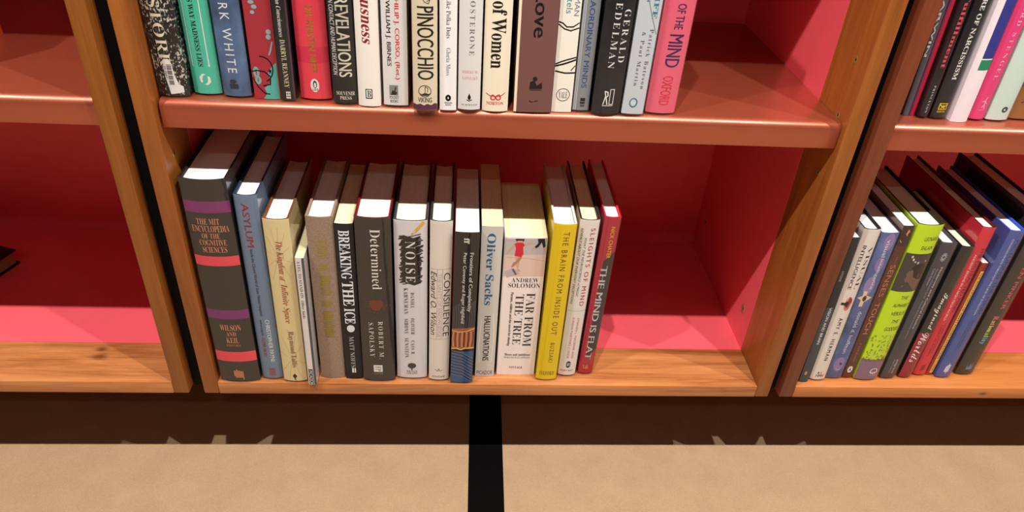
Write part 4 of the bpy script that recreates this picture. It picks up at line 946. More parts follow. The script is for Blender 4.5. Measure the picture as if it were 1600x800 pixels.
  ('e', 'C', (112, 120, 60), 0.1851766495994631, 0.22502756104438607, 0.0555, 0.0533),
  ('e', 'C', (142, 112, 140), 0.16766929207739295, 0.19345042251192626, 0.0366, 0.0343),
  ('e', 'C', (112, 120, 60), 0.4814142064456036, 0.5192188421538613, 0.0387, 0.0364),
  ('e', 'C', (112, 120, 60), 0.9478256049210432, 0.9818652695132384, 0.037, 0.0347),
  ('e', 'C', (142, 112, 140), 0.5169022595098228, 0.5515287875567284, 0.0619, 0.0597),
  ('e', 'C', (112, 120, 60), 0.4065755325517296, 0.43967911979393953, 0.0794, 0.0772),
  ('e', 'C', (112, 120, 60), 0.46954100598119886, 0.5085932645814926, 0.0385, 0.0363),
  ('e', 'C', (142, 112, 140), 0.40777268955546286, 0.4453423083332698, 0.0366, 0.0343),
  ('e', 'C', (112, 120, 60), 0.4175232846142496, 0.45191195361054015, 0.0387, 0.0364),
  ('e', 'C', (112, 120, 60), 0.848156383287981, 0.8793555420703899, 0.0661, 0.0639),
  ('e', 'C', (142, 112, 140), 0.4886933420054115, 0.5225685803051685, 0.0366, 0.0343),
  ('e', 'C', (112, 120, 60), 0.264042168506357, 0.29851629876142166, 0.0385, 0.0363),
  ('e', 'C', (112, 120, 60), 0.22142025374271232, 0.2524673316899387, 0.0384, 0.0361),
  ('e', 'C', (142, 112, 140), 0.830132754748704, 0.8601837385370633, 0.0372, 0.0349),
  ('e', 'C', (112, 120, 60), 0.07717182710575643, 0.10025585475597204, 0.074, 0.0718),
  ('e', 'C', (112, 120, 60), 0.5501166643761659, 0.587003376137241, 0.0797, 0.0775),
  ('e', 'C', (142, 112, 140), 0.40072510067920974, 0.4304089359632631, 0.0717, 0.0695),
  ('e', 'C', (112, 120, 60), 0.6316555893512537, 0.6530116132553343, 0.0631, 0.0609),
  ('e', 'C', (112, 120, 60), 0.7151481827889606, 0.7385088767150886, 0.0461, 0.0438),
  ('e', 'C', (142, 112, 140), 0.11547592726125537, 0.15297158668556898, 0.038, 0.0358),
  ('e', 'C', (112, 120, 60), 0.8339017293342982, 0.8590231394530623, 0.0716, 0.0695),
  ('e', 'C', (112, 120, 60), 0.8806111817972297, 0.9084376521629557, 0.0406, 0.0384),
  ('e', 'C', (142, 112, 140), 0.6343562799210156, 0.6679990939765269, 0.0637, 0.0615),
  ('e', 'C', (112, 120, 60), 0.6210944072144791, 0.6583263307649388, 0.0649, 0.0627),
  ('e', 'C', (112, 120, 60), 0.5157819813342315, 0.542350422750594, 0.0542, 0.0519),
  ('e', 'C', (142, 112, 140), 0.6610830636100175, 0.6888191744555119, 0.039, 0.0368),
  ('e', 'C', (112, 120, 60), 0.8789759656847067, 0.9074376909465819, 0.0766, 0.0744),
  ('e', 'C', (112, 120, 60), 0.0984301226580199, 0.11899115126947134, 0.0778, 0.0757),
  ('e', 'C', (142, 112, 140), 0.9148319120528707, 0.9523649510082333, 0.055, 0.0528),
  ('e', 'C', (112, 120, 60), 0.0709804520250543, 0.09136044315469072, 0.0715, 0.0694),
  ('e', 'C', (112, 120, 60), 0.1474221645703513, 0.18662405298101847, 0.0776, 0.0755),
  ('e', 'C', (142, 112, 140), 0.643814723996877, 0.6668649858945929, 0.0366, 0.0344),
  ('e', 'C', (112, 120, 60), 0.18388436490911625, 0.2070178456242668, 0.053, 0.0508),
  ('e', 'C', (112, 120, 60), 0.5536694609702274, 0.5906412379935044, 0.06, 0.0578),
  ('e', 'C', (142, 112, 140), 0.8832824706972159, 0.919750422533709, 0.0381, 0.0359),
  ('e', 'C', (112, 120, 60), 0.033011184590307066, 0.05765154897365826, 0.0735, 0.0714),
  ('e', 'C', (112, 120, 60), 0.042061454960765535, 0.07313196108773753, 0.0697, 0.0675),
  ('e', 'C', (142, 112, 140), 0.1366187718817629, 0.1661528445954687, 0.0645, 0.0623),
  ('e', 'C', (112, 120, 60), 0.7503321524754006, 0.784703010627945, 0.0698, 0.0676),
  ('e', 'C', (112, 120, 60), 0.5365597251737769, 0.5602616289767485, 0.0699, 0.0677),
  ('e', 'C', (142, 112, 140), 0.2155358924638432, 0.2520456966608429, 0.0551, 0.0529),
  ('e', 'C', (112, 120, 60), 0.33419166678901646, 0.37412045052341225, 0.0709, 0.0688),
  ('e', 'C', (112, 120, 60), 0.7416879502057315, 0.7758171135111274, 0.0451, 0.0429),
  ('e', 'C', (142, 112, 140), 0.5142959541415494, 0.5527205450694438, 0.0366, 0.0343),
  ('e', 'C', (112, 120, 60), 0.061448497770673134, 0.10019096608266204, 0.0508, 0.0486),
  ('e', 'C', (112, 120, 60), 0.47972472813682077, 0.5073138943513211, 0.0687, 0.0666),
  ('e', 'C', (142, 112, 140), 0.5894751366390572, 0.6264252863499171, 0.0371, 0.0349),
  ('e', 'C', (112, 120, 60), 0.36356410826232066, 0.4002392900282231, 0.0614, 0.0592),
  ('e', 'C', (112, 120, 60), 0.5111473887609902, 0.5428919288247223, 0.0365, 0.0343),
  ('e', 'C', (142, 112, 140), 0.8006738457021088, 0.8228170949865713, 0.0658, 0.0637),
  ('e', 'C', (112, 120, 60), 0.10832972946076512, 0.14071466819301365, 0.0483, 0.046),
  ('e', 'C', (112, 120, 60), 0.38066538355443236, 0.41890012857362785, 0.0628, 0.0606),
  ('e', 'C', (142, 112, 140), 0.316275823992045, 0.3423787869226141, 0.0384, 0.0361),
  ('e', 'C', (112, 120, 60), 0.47771984060881045, 0.5106568107282629, 0.0774, 0.0753),
  ('e', 'C', (112, 120, 60), 0.11751009695990909, 0.1554533438331405, 0.0369, 0.0347),
  ('e', 'C', (142, 112, 140), 0.6012847931272186, 0.6332868114802758, 0.0704, 0.0682),
  ('e', 'C', (112, 120, 60), 0.5014766767592636, 0.5222211931350292, 0.0437, 0.0415),
  ('e', 'C', (112, 120, 60), 0.8192164392347316, 0.8518553978098614, 0.0621, 0.0599),
  ('e', 'C', (142, 112, 140), 0.0915644414596638, 0.1166778225443108, 0.0701, 0.0679),
  ('e', 'C', (112, 120, 60), 0.2101844580917208, 0.24734373511394517, 0.0398, 0.0375),
  ('e', 'C', (112, 120, 60), 0.7995266169338187, 0.8327656216338586, 0.0433, 0.0411),
  ('e', 'C', (142, 112, 140), 0.7644809609176805, 0.7906288016536428, 0.0374, 0.0352),
  ('e', 'C', (112, 120, 60), 0.8343441798522695, 0.872257085884695, 0.0375, 0.0353),
  ('e', 'C', (112, 120, 60), 0.16736240580998665, 0.1998634931229463, 0.0461, 0.0438),
  ('e', 'C', (142, 112, 140), 0.34149811653734885, 0.3682810502802474, 0.0482, 0.046),
  ('e', 'C', (112, 120, 60), 0.8617465499377903, 0.898429978833757, 0.0576, 0.0554),
  ('e', 'C', (112, 120, 60), 0.03511715409350369, 0.07294958458078402, 0.04, 0.0378),
  ('e', 'C', (142, 112, 140), 0.53135259644666, 0.5692165069899878, 0.0458, 0.0435),
  ('e', 'C', (112, 120, 60), 0.6883397265740984, 0.7260050163789681, 0.0457, 0.0434),
  ('e', 'C', (112, 120, 60), 0.09962958156360249, 0.1327963392329882, 0.0386, 0.0364),
  ('e', 'C', (142, 112, 140), 0.809764493033103, 0.8437390924300234, 0.0412, 0.039),
  ('e', 'C', (112, 120, 60), 0.7353363359420023, 0.7674299637409095, 0.0792, 0.0771),
  ('e', 'C', (112, 120, 60), 0.6065645131584786, 0.6371063568523528, 0.0555, 0.0533),
  ('e', 'C', (142, 112, 140), 0.5907720908152023, 0.6305209703306102, 0.0401, 0.0378),
  ('e', 'C', (112, 120, 60), 0.8697672864527963, 0.8968284743650675, 0.045, 0.0427),
  ('e', 'C', (112, 120, 60), 0.86849548014158, 0.8901256917894982, 0.0399, 0.0376),
  ('e', 'C', (142, 112, 140), 0.8281240009228005, 0.8623941964431949, 0.0628, 0.0606),
  ('e', 'C', (112, 120, 60), 0.5939595500235455, 0.6239212611201792, 0.044, 0.0418),
  ('e', 'C', (112, 120, 60), 0.1594141616788545, 0.19032703778224946, 0.0617, 0.0595),
  ('e', 'C', (142, 112, 140), 0.36320519050228806, 0.39516264558765596, 0.0546, 0.0524),
  ('e', 'C', (112, 120, 60), 0.1525943675542471, 0.17759186654915907, 0.0367, 0.0345),
  ('e', 'C', (112, 120, 60), 0.1624232091110683, 0.1864401819920219, 0.0644, 0.0622),
  ('e', 'C', (142, 112, 140), 0.19345521109206215, 0.2148820995484651, 0.0718, 0.0696),
  ('e', 'C', (112, 120, 60), 0.37222910390561925, 0.40786085109205916, 0.0499, 0.0476),
  ('e', 'C', (112, 120, 60), 0.35240558878309536, 0.3905748300531942, 0.0522, 0.05),
  ('e', 'C', (142, 112, 140), 0.11598983668458744, 0.14992404488524383, 0.0426, 0.0404),
  ('e', 'C', (112, 120, 60), 0.8912930324073328, 0.9136286498762196, 0.0376, 0.0353),
  ('e', 'C', (112, 120, 60), 0.6319123841981746, 0.671482719927409, 0.0404, 0.0381),
  ('e', 'C', (142, 112, 140), 0.3065337316142137, 0.34306743181585736, 0.0366, 0.0343),
  ('e', 'C', (112, 120, 60), 0.04849199445560594, 0.07867800979910648, 0.0759, 0.0737),
  ('e', 'C', (112, 120, 60), 0.7933920323968793, 0.813410061322461, 0.0638, 0.0617),
  ('e', 'C', (142, 112, 140), 0.7726701225926284, 0.8095472591548161, 0.0763, 0.0741),
  ('e', 'C', (112, 120, 60), 0.17578848486996712, 0.20825572619806063, 0.0503, 0.0481),
  ('e', 'C', (112, 120, 60), 0.48562180107926567, 0.5180669043005722, 0.0498, 0.0475),
  ('e', 'C', (142, 112, 140), 0.8928786655571035, 0.9132439803224691, 0.0609, 0.0587),
  ('e', 'C', (112, 120, 60), 0.920995525326339, 0.955656087003175, 0.0369, 0.0347),
  ('e', 'C', (112, 120, 60), 0.6294315850794332, 0.6501175203994688, 0.0554, 0.0532),
  ('e', 'C', (142, 112, 140), 0.7155855444401376, 0.745147176223635, 0.0521, 0.0498),
  ('e', 'C', (112, 120, 60), 0.7947618464189974, 0.817659110663128, 0.0398, 0.0375),
  ('e', 'C', (112, 120, 60), 0.8835960402543738, 0.9107927329668614, 0.0427, 0.0405),
  ('e', 'C', (142, 112, 140), 0.5811113949003739, 0.6189146425813994, 0.0714, 0.0692),
  ('e', 'C', (112, 120, 60), 0.6773023268835986, 0.7122701641196698, 0.04, 0.0377),
  ('e', 'C', (112, 120, 60), 0.24193911646320854, 0.2782574572091586, 0.0404, 0.0381),
  ('e', 'C', (142, 112, 140), 0.6066529882504039, 0.6326155144314322, 0.0802, 0.0781),
  ('e', 'C', (112, 120, 60), 0.857096370895374, 0.8848655734305548, 0.0425, 0.0403),
  ('e', 'C', (112, 120, 60), 0.39860723474585924, 0.4307033571601244, 0.0651, 0.0629),
  ('e', 'C', (142, 112, 140), 0.2910695705058228, 0.31175040756676087, 0.0429, 0.0407),
  ('e', 'C', (112, 120, 60), 0.04212864750013343, 0.07037458435486761, 0.0376, 0.0354),
  ('e', 'C', (112, 120, 60), 0.5269819764930923, 0.566479716175278, 0.0565, 0.0543),
  ('e', 'C', (142, 112, 140), 0.5955791133636335, 0.6306599333147249, 0.0414, 0.0392),
  ('e', 'C', (112, 120, 60), 0.9049808275517416, 0.9422355416993285, 0.0524, 0.0501),
  ('e', 'C', (112, 120, 60), 0.1735683377862124, 0.1995437778651636, 0.0367, 0.0344),
  ('e', 'C', (142, 112, 140), 0.9258868453491923, 0.9597014949732532, 0.0794, 0.0773),
  ('e', 'C', (112, 120, 60), 0.8763669994444528, 0.9121437032801165, 0.0513, 0.0491),
  ('e', 'C', (112, 120, 60), 0.31725791094775335, 0.351349193688492, 0.0368, 0.0345),
  ('e', 'C', (142, 112, 140), 0.26727026495916856, 0.29601830624948827, 0.0382, 0.0359),
  ('e', 'C', (112, 120, 60), 0.8839847594402548, 0.9074821438118199, 0.071, 0.0689),
  ('e', 'C', (112, 120, 60), 0.7456854204906855, 0.7660443281423797, 0.0372, 0.035),
  ('e', 'C', (142, 112, 140), 0.24928150373363908, 0.2870216388426487, 0.0397, 0.0375),
  ('e', 'C', (112, 120, 60), 0.9020940518612696, 0.9407307121349026, 0.0374, 0.0351),
  ('e', 'C', (112, 120, 60), 0.7572069705669224, 0.782725872262435, 0.0557, 0.0535),
  ('e', 'C', (142, 112, 140), 0.5333644337653568, 0.5684801016313098, 0.0768, 0.0746),
  ('e', 'P', (222, 206, 214), 0.5, 0.85, 0.0229, 0.0125, 0.05),
  ('b', 'P', (222, 206, 214), 0.5, 0.85, 0.016, 0.0148),
  ('h', 'L', 's', 'VIKING', (200, 180, 196), 0.52, 0.84, 0.0113, 0.009),
]),
('dark slate hardback with a small white sunburst emblem, right of the lime green one', 'H', (0.8712, 0.0163, 0.0001), 0.0206, 0.1419, 0.2201, -0.3, (78, 78, 90), (250, 248, 242), True, 'plain', (70, 70, 80), 0.002, None, 'low', [
  ('l', 'P', (228, 228, 232), 0.0005, [(0.58, 0.1992), (0.7, 0.1992)]),
  ('l', 'P', (228, 228, 232), 0.0005, [(0.5692820323027551, 0.198), (0.6732050807568878, 0.1962)]),
  ('l', 'P', (228, 228, 232), 0.0005, [(0.54, 0.1972), (0.6000000000000001, 0.1939)]),
  ('l', 'P', (228, 228, 232), 0.0005, [(0.5, 0.1969), (0.5, 0.1931)]),
  ('l', 'P', (228, 228, 232), 0.0005, [(0.46, 0.1972), (0.4, 0.1938)]),
  ('l', 'P', (228, 228, 232), 0.0005, [(0.4307179676972449, 0.198), (0.3267949192431122, 0.196)]),
  ('l', 'P', (228, 228, 232), 0.0005, [(0.42, 0.1991), (0.3, 0.199)]),
  ('l', 'P', (228, 228, 232), 0.0005, [(0.4307179676972449, 0.2002), (0.3267949192431122, 0.2021)]),
  ('l', 'P', (228, 228, 232), 0.0005, [(0.45999999999999996, 0.201), (0.3999999999999999, 0.2043)]),
  ('l', 'P', (228, 228, 232), 0.0005, [(0.5, 0.2013), (0.49999999999999994, 0.2051)]),
  ('l', 'P', (228, 228, 232), 0.0005, [(0.54, 0.2011), (0.6000000000000001, 0.2044)]),
  ('l', 'P', (228, 228, 232), 0.0005, [(0.5692820323027551, 0.2003), (0.6732050807568877, 0.2022)]),
  ('t', 'T', 's', 'Modernity and Cultural Decline', (214, 214, 220), 0.6, 0.76, 0.1842, 0.0877),
  ('t', 'S', 's', 'Matthew Alexandar Sarraf · Michael Anthony Woodley of Menie', (160, 160, 170), 0.38, 0.5, 0.1822, 0.0704),
  ('t', 'S', 's', 'Colin Feltham', (170, 170, 178), 0.2, 0.32, 0.1821, 0.1571),
  ('t', 'L', 'S', 'palgrave', (190, 190, 198), 0.56, 0.76, 0.0349, 0.0107),
  ('t', 'L', 's', 'macmillan', (160, 160, 168), 0.4, 0.52, 0.0348, 0.0106),
]),
('black hardback with white script lettering and a wine red foot', 'H', (0.8966, 0.018, 0.0), 0.0181, 0.1419, 0.2144, 0.1, (56, 53, 53), (250, 240, 215), True, 'plain', (30, 30, 32), 0.003, None, 'low', [
  ('b', 'B', (150, 44, 62), 0, 1, 0.0792, -0.0013),
  ('t', 'A', 's', 'FREEMAN DYSON', (78, 75, 74), 0.42, 0.66, 0.2023, 0.1506),
  ('t', 'T', 'c', 'Imagined', (238, 234, 230), 0.2, 0.8, 0.1446, 0.0845),
  ('t', 'T', 'c', 'Worlds', (238, 224, 226), 0.2, 0.8, 0.0802, 0.029),
]),
('bright red hardback rising above the black one with script lettering, right bookcase', 'H', (0.92, 0.023, 0.0002), 0.0187, 0.1849, 0.2384, -1.0, (206, 48, 66), (250, 240, 215), True, 'plain', (90, 12, 24), 0.003, None, 'low', [
  ('t', 'T', 'C', 'THE DISTRACTED MIND', (92, 48, 84), 0.6, 0.9, 0.2095, 0.1103),
  ('t', 'S', 's', 'ANCIENT BRAINS IN A HIGH-TECH WORLD', (236, 222, 222), 0.3, 0.46, 0.1992, 0.0966),
  ('t', 'A', 'C', 'ADAM GAZZALEY', (150, 34, 54), 0.56, 0.7, 0.0913, 0.0406),
  ('t', 'A', 'C', 'LARRY D. ROSEN', (150, 34, 54), 0.36, 0.5, 0.0892, 0.0361),
  ('p', 'P', (150, 40, 66), [(0.34, 0.0188), (0.66, 0.0211), (0.66, 0.0106), (0.34, 0.0082)]),
]),
('small rust paperback with a gold strip of lettering, shortest in the right bookcase', 'P', (0.9344, 0.0244, 0.0), 0.0087, 0.129, 0.186, -0.3, (150, 60, 46), (250, 248, 242), False, 'plain', None, 0.0008, None, 'low', [
  ('b', 'B', (226, 182, 96), 0.4, 0.9, 0.174, 0.0048),
  ('t', 'T', 'C', "THE PSYCHOLOGY OF MAN'S POSSIBLE EVOLUTION", (110, 62, 36), 0.5, 0.82, 0.1721, 0.0305),
  ('t', 'A', 'C', 'P.D. OUSPENSKY', (120, 70, 40), 0.5, 0.8, 0.027, 0.0072),
]),
('cobalt blue hardback with dark capitals, beside the rust paperback with the gold strip', 'H', (0.9507, 0.0187, 0.0001), 0.021, 0.1634, 0.2374, -0.5, (78, 96, 164), (250, 248, 242), True, 'plain', (52, 78, 190), 0.003, None, 'low', [
  ('t', 'T', 's', 'PICTURING THE MIND', (48, 56, 104), 0.62, 0.9, 0.2234, 0.1114),
  ('t', 'S', 's', 'CONSCIOUSNESS THROUGH THE LENS OF EVOLUTION', (216, 220, 236), 0.36, 0.48, 0.2251, 0.1103),
  ('t', 'A', 's', 'SIMONA GINSBURG', (56, 66, 112), 0.5, 0.62, 0.1019, 0.0529),
  ('t', 'A', 's', 'EVA JABLONKA', (56, 66, 112), 0.32, 0.44, 0.0987, 0.0496),
  ('p', 'P', (206, 214, 232), [(0.34, 0.021), (0.48, 0.0245), (0.5, 0.0279), (0.56, 0.0245), (0.66, 0.0245), (0.66, 0.0116), (0.56, 0.0116), (0.52, 0.0081), (0.48, 0.0116), (0.34, 0.0116)]),
]),
('dark grey hardback with pink capitals and rainbow lettering, last on the right', 'H', (0.9849, 0.0249, 0.0001), 0.0264, 0.172, 0.2511, -0.3, (72, 67, 63), (250, 248, 242), True, 'plain', (30, 28, 26), 0.004, None, 'low', [
  ('t', 'A', 'S', 'STEVEN PINKER', (222, 92, 112), 0.5, 0.72, 0.209, 0.1153),
  ('t', 'T', 'R', 'R', (222, 110, 120), 0.42, 0.7, 0.1037, 0.0973),
  ('t', 'T', 'R', 'at', (230, 180, 110), 0.42, 0.66, 0.0963, 0.0887),
  ('t', 'T', 'R', 'ion', (222, 214, 120), 0.42, 0.68, 0.0877, 0.0768),
  ('t', 'T', 'R', 'al', (150, 200, 120), 0.42, 0.68, 0.0757, 0.068),
  ('t', 'T', 'R', 'ity', (110, 180, 190), 0.36, 0.68, 0.0669, 0.0557),
  ('p', 'P', (86, 140, 190), [(0.4, 0.019), (0.5, 0.0131), (0.58, 0.0225), (0.62, 0.0132), (0.7, 0.0249), (0.72, 0.0108), (0.4, 0.0108)]),
]),
('black and white speckled hardback with a torn barcode label, left end of the upper shelf', 'H', (0.0163, 0.0151, 0.3684), 0.0299, 0.1419, 0.2451, 0.2, (40, 40, 44), (250, 240, 215), True, 'speckle', None, 0.005, None, 'up', [
  ('t', 'T', 'r', 'STORR', (238, 226, 198), 0.26, 0.62, 0.0957, 0.0314),
  ('p', 'K', (226, 224, 222), [(0.36, 0.0382), (0.55, 0.039), (0.62, 0.0341), (0.66, 0.0228), (0.74, 0.0139), (0.86, 0.0115), (0.86, 0.0056), (0.42, 0.0038), (0.34, 0.0211)]),
  ('b', 'K', (25, 24, 26), 0.44, 0.6, 0.0334, 0.0326),
  ('b', 'K', (25, 24, 26), 0.44, 0.6, 0.0318, 0.0307),
  ('b', 'K', (25, 24, 26), 0.44, 0.6, 0.0302, 0.0291),
  ('b', 'K', (25, 24, 26), 0.44, 0.6, 0.0287, 0.0279),
  ('b', 'K', (25, 24, 26), 0.44, 0.6, 0.0271, 0.0259),
  ('b', 'K', (25, 24, 26), 0.44, 0.6, 0.0255, 0.0244),
  ('b', 'K', (25, 24, 26), 0.44, 0.6, 0.0239, 0.0232),
  ('b', 'K', (25, 24, 26), 0.44, 0.6, 0.0223, 0.0212),
  ('b', 'K', (25, 24, 26), 0.44, 0.6, 0.0207, 0.0196),
  ('b', 'K', (25, 24, 26), 0.44, 0.6, 0.0191, 0.0184),
  ('b', 'K', (25, 24, 26), 0.44, 0.6, 0.0175, 0.0164),
  ('b', 'K', (25, 24, 26), 0.44, 0.6, 0.0159, 0.0148),
  ('b', 'K', (25, 24, 26), 0.44, 0.6, 0.0143, 0.0135),
  ('t', 'K', 'S', '05 0687', (60, 60, 60), 0.36, 0.42, 0.032, 0.0199),
]),
('teal green hardback with white ruled lines and a double-fish emblem', 'H', (0.046, 0.0228, 0.3684), 0.0279, 0.1419, 0.2365, 0.4, (72, 186, 160), (250, 248, 242), True, 'plain', None, 0.005, None, 'up', [
  ('l', 'C', (238, 236, 232), 0.0008, [(0.13, 0.1255), (0.13, 0.0293)]),
  ('l', 'C', (238, 236, 232), 0.0008, [(0.72, 0.1264), (0.72, 0.03)]),
  ('p', 'C', (238, 236, 232), [(0.67, 0.0319), (0.72, 0.0291), (0.77, 0.032), (0.72, 0.031)]),
  ('t', 'T', 'R', 'THIS WAY MADNESS LIES', (24, 66, 60), 0.34, 0.52, 0.105, 0.0297),
  ('p', 'P', (238, 236, 232), [(0.32, 0.0147), (0.3, 0.0192), (0.42, 0.0226), (0.55, 0.0221), (0.44, 0.0204), (0.4, 0.0174), (0.41, 0.0142), (0.36, 0.0135)]),
  ('p', 'P', (238, 236, 232), [(0.68, 0.0191), (0.7, 0.0145), (0.58, 0.0111), (0.45, 0.0116), (0.56, 0.0134), (0.6, 0.0164), (0.59, 0.0196), (0.64, 0.0203)]),
]),
('hazy blue hardback with thin white capitals beside the teal green volume', 'H', (0.0753, 0.0191, 0.3685), 0.028, 0.1419, 0.2408, 0.6, (84, 112, 152), (250, 248, 242), True, 'clouds', None, 0.005, None, 'up', [
  ('t', 'A', 's+', 'MARK WHITE', (232, 234, 238), 0.3, 0.62, 0.1129, 0.0258),
  ('e', 'P', (44, 56, 84), 0.3, 0.55, 0.0193, 0.0148),
  ('b', 'P', (44, 56, 84), 0.28, 0.6, 0.0148, 0.0096),
]),
('dull red paperback with teal splashes and black curling lines', 'P', (0.1047, 0.0187, 0.3685), 0.0252, 0.129, 0.2322, 0.6, (158, 50, 60), (250, 248, 242), False, 'plain', None, 0.001, None, 'up', [
  ('p', 'C', (84, 166, 156), [(0.96, 0.038), (0.96, 0.0002), (0.35, -0.0005), (0.5, 0.0063), (0.42, 0.0115), (0.7, 0.0184), (0.62, 0.0274), (0.8, 0.034)]),
  ('e', 'C', (132, 160, 160), 0.2, 0.42, 0.0961, 0.0927),
  ('e', 'C', (132, 160, 160), 0.3, 0.5, 0.0922, 0.0882),
  ('e', 'C', (132, 160, 160), 0.24, 0.4, 0.0869, 0.0834),
  ('e', 'C', (132, 160, 160), 0.72, 0.9, 0.0698, 0.065),
  ('e', 'C', (132, 160, 160), 0.7, 0.88, 0.065, 0.0601),
  ('l', 'C', (132, 160, 160), 0.0014, [(0.9, 0.0578), (0.82, 0.0503), (0.74, 0.0453)]),
  ('e', 'C', (126, 158, 154), 0.06, 0.3, 0.0332, 0.0217, 0.1),
  ('e', 'C', (126, 158, 154), 0.1, 0.34, 0.0243, 0.0152, 0.1),
  ('l', 'C', (30, 28, 30), 0.0012, [(0.3877362006334587, 0.0436), (0.5324353922060129, 0.0431), (0.6610761866736791, 0.0412), (0.7580602992649924, 0.038), (0.8116279626933215, 0.034), (0.8152838527331377, 0.0296), (0.7685846759939566, 0.0253), (0.6771929212716926, 0.0216), (0.5521902568802031, 0.0191)]),
  ('l', 'C', (30, 28, 30), 0.0012, [(0.02, 0.0279), (0.2, 0.0294), (0.5, 0.0285), (0.7, 0.0236), (0.66, 0.0158), (0.4, 0.0141)]),
  ('l', 'C', (30, 28, 30), 0.0012, [(0.02, 0.0215), (0.2, 0.0126), (0.42, 0.0062), (0.6, 0.0058)]),
  ('p', 'C', (30, 28, 30), [(0.7, 0.032), (0.73, 0.0301), (0.78, 0.0302), (0.74, 0.0288), (0.75, 0.0263), (0.7, 0.0281), (0.66, 0.0261), (0.67, 0.0287), (0.62, 0.0299), (0.68, 0.03)]),
]),
('narrow black paperback with cream serif capitals and a white grid emblem', 'P', (0.1257, 0.0147, 0.3684), 0.0151, 0.129, 0.2193, 0.7, (42, 44, 48), (250, 248, 242), True, 'plain', None, 0.001, None, 'up', [
  ('b', 'B', (92, 58, 84), 0.88, 1, 0.1322, 0.0005),
  ('t', 'T', 'i', 'an Consciousness', (228, 226, 222), 0.3, 0.6, 0.0996, 0.0644),
  ('t', 'A', 'r', 'DARRYL REANNEY', (232, 218, 184), 0.3, 0.64, 0.062, 0.0147),
  ('b', 'P', (238, 236, 232), 0.36, 0.44, 0.0107, 0.0088),
  ('b', 'P', (238, 236, 232), 0.36, 0.44, 0.0081, 0.0061),
  ('b', 'P', (238, 236, 232), 0.36, 0.44, 0.0055, 0.0035),
  ('b', 'P', (238, 236, 232), 0.47, 0.55, 0.0108, 0.0088),
  ('b', 'P', (238, 236, 232), 0.47, 0.55, 0.0082, 0.0062),
  ('b', 'P', (238, 236, 232), 0.47, 0.55, 0.0055, 0.0035),
  ('b', 'P', (238, 236, 232), 0.58, 0.66, 0.0109, 0.0089),
  ('b', 'P', (238, 236, 232), 0.58, 0.66, 0.0083, 0.0063),
  ('b', 'P', (238, 236, 232), 0.58, 0.66, 0.0056, 0.0036),
]),
('coral red hardback with gold condensed capitals and an oval white emblem', 'H', (0.1513, 0.0194, 0.3684), 0.0315, 0.1419, 0.2408, 0.3, (230, 62, 84), (250, 248, 242), True, 'plain', None, 0.005, None, 'up', [
  ('b', 'B', (205, 45, 75), 0, 1, 0.0547, 0.0391),
  ('t', 'A', 'C', 'DR KRISTIN NEFF', (160, 136, 44), 0.4, 0.62, 0.0937, 0.0295),
  ('e', 'P', (238, 236, 232), 0.36, 0.64, 0.023, 0.0092),
  ('e', 'P', (50, 40, 44), 0.44, 0.57, 0.0211, 0.0132),
  ('e', 'P', (238, 236, 232), 0.47, 0.54, 0.0191, 0.0139),
  ('h', 'P', 'S', 'LIFE', (60, 50, 54), 0.42, 0.6, 0.0129, 0.0106),
]),
('black hardback with huge cream condensed capitals, its foot lettered in small white', 'H', (0.181, 0.0118, 0.3684), 0.0241, 0.1419, 0.2408, 0.2, (40, 42, 48), (250, 248, 242), True, 'plain', None, 0.004, None, 'up', [
  ('t', 'T', 'C', 'REVELATIONS', (238, 232, 214), 0.32, 0.86, 0.1047, 0.0292),
  ('t', 'S', 'C', 'ALIEN CONTACT AND HUMAN DECEPTION', (238, 236, 232), 0.07, 0.26, 0.1093, 0.0307),
  ('h', 'L', 'r', 'SOUVENIR', (238, 236, 232), 0.14, 0.92, 0.0142, 0.0102),
  ('h', 'L', 'r', 'PRESS', (238, 236, 232), 0.28, 0.78, 0.0092, 0.0056),
]),
('plain ivory hardback with dark red slanted lettering and a framed letter B', 'H', (0.2047, 0.0103, 0.3684), 0.0218, 0.1419, 0.2365, 0.5, (218, 212, 204), (250, 248, 242), False, 'plain', None, 0.004, None, 'up', [
  ('t', 'T', 'I', 'ousness', (140, 34, 46), 0.28, 0.62, 0.1111, 0.0625),
  ('b', 'P', (40, 36, 38), 0.34, 0.64, 0.0182, 0.0083),
  ('b', 'P', (238, 236, 232), 0.38, 0.6, 0.0173, 0.0093),
  ('h', 'P', 'R', 'B', (25, 24, 26), 0.41, 0.58, 0.0166, 0.01),
]),
('white paperback with red and black bold names, left of the cream one with tall lettering', 'P', (0.2304, 0.0108, 0.3684), 0.0251, 0.129, 0.2193, 0.3, (230, 228, 228), (250, 248, 242), True, 'plain', None, 0.002, None, 'up', [
  ('t', 'A', 'S', 'PHILIP J. CORSO, (Ret.)', (226, 40, 66), 0.48, 0.7, 0.1095, 0.0289),
  ('t', 'A', 'S', 'WILLIAM J. BIRNES', (40, 38, 42), 0.14, 0.36, 0.1039, 0.042),
  ('b', 'P', (140, 144, 146), 0.24, 0.6, 0.0229, 0.0124),
  ('p', 'P', (40, 42, 44), [(0.3, 0.0129), (0.36, 0.0176), (0.44, 0.017), (0.5, 0.0223), (0.53, 0.0198), (0.48, 0.0164), (0.56, 0.0158), (0.52, 0.0131)]),
  ('h', 'L', 'C', 'POCKET', (70, 70, 74), 0.24, 0.62, 0.0117, 0.0087),
  ('h', 'L', 'C', 'BOOKS', (70, 70, 74), 0.27, 0.58, 0.0077, 0.005),
]),
('cream hardback with tall thin black capitals, a ship emblem and a purple foot', 'H', (0.2595, 0.0009, 0.3683), 0.0247, 0.1419, 0.2408, 0, (228, 216, 190), (250, 248, 242), True, 'plain', None, 0.005, None, 'up', [
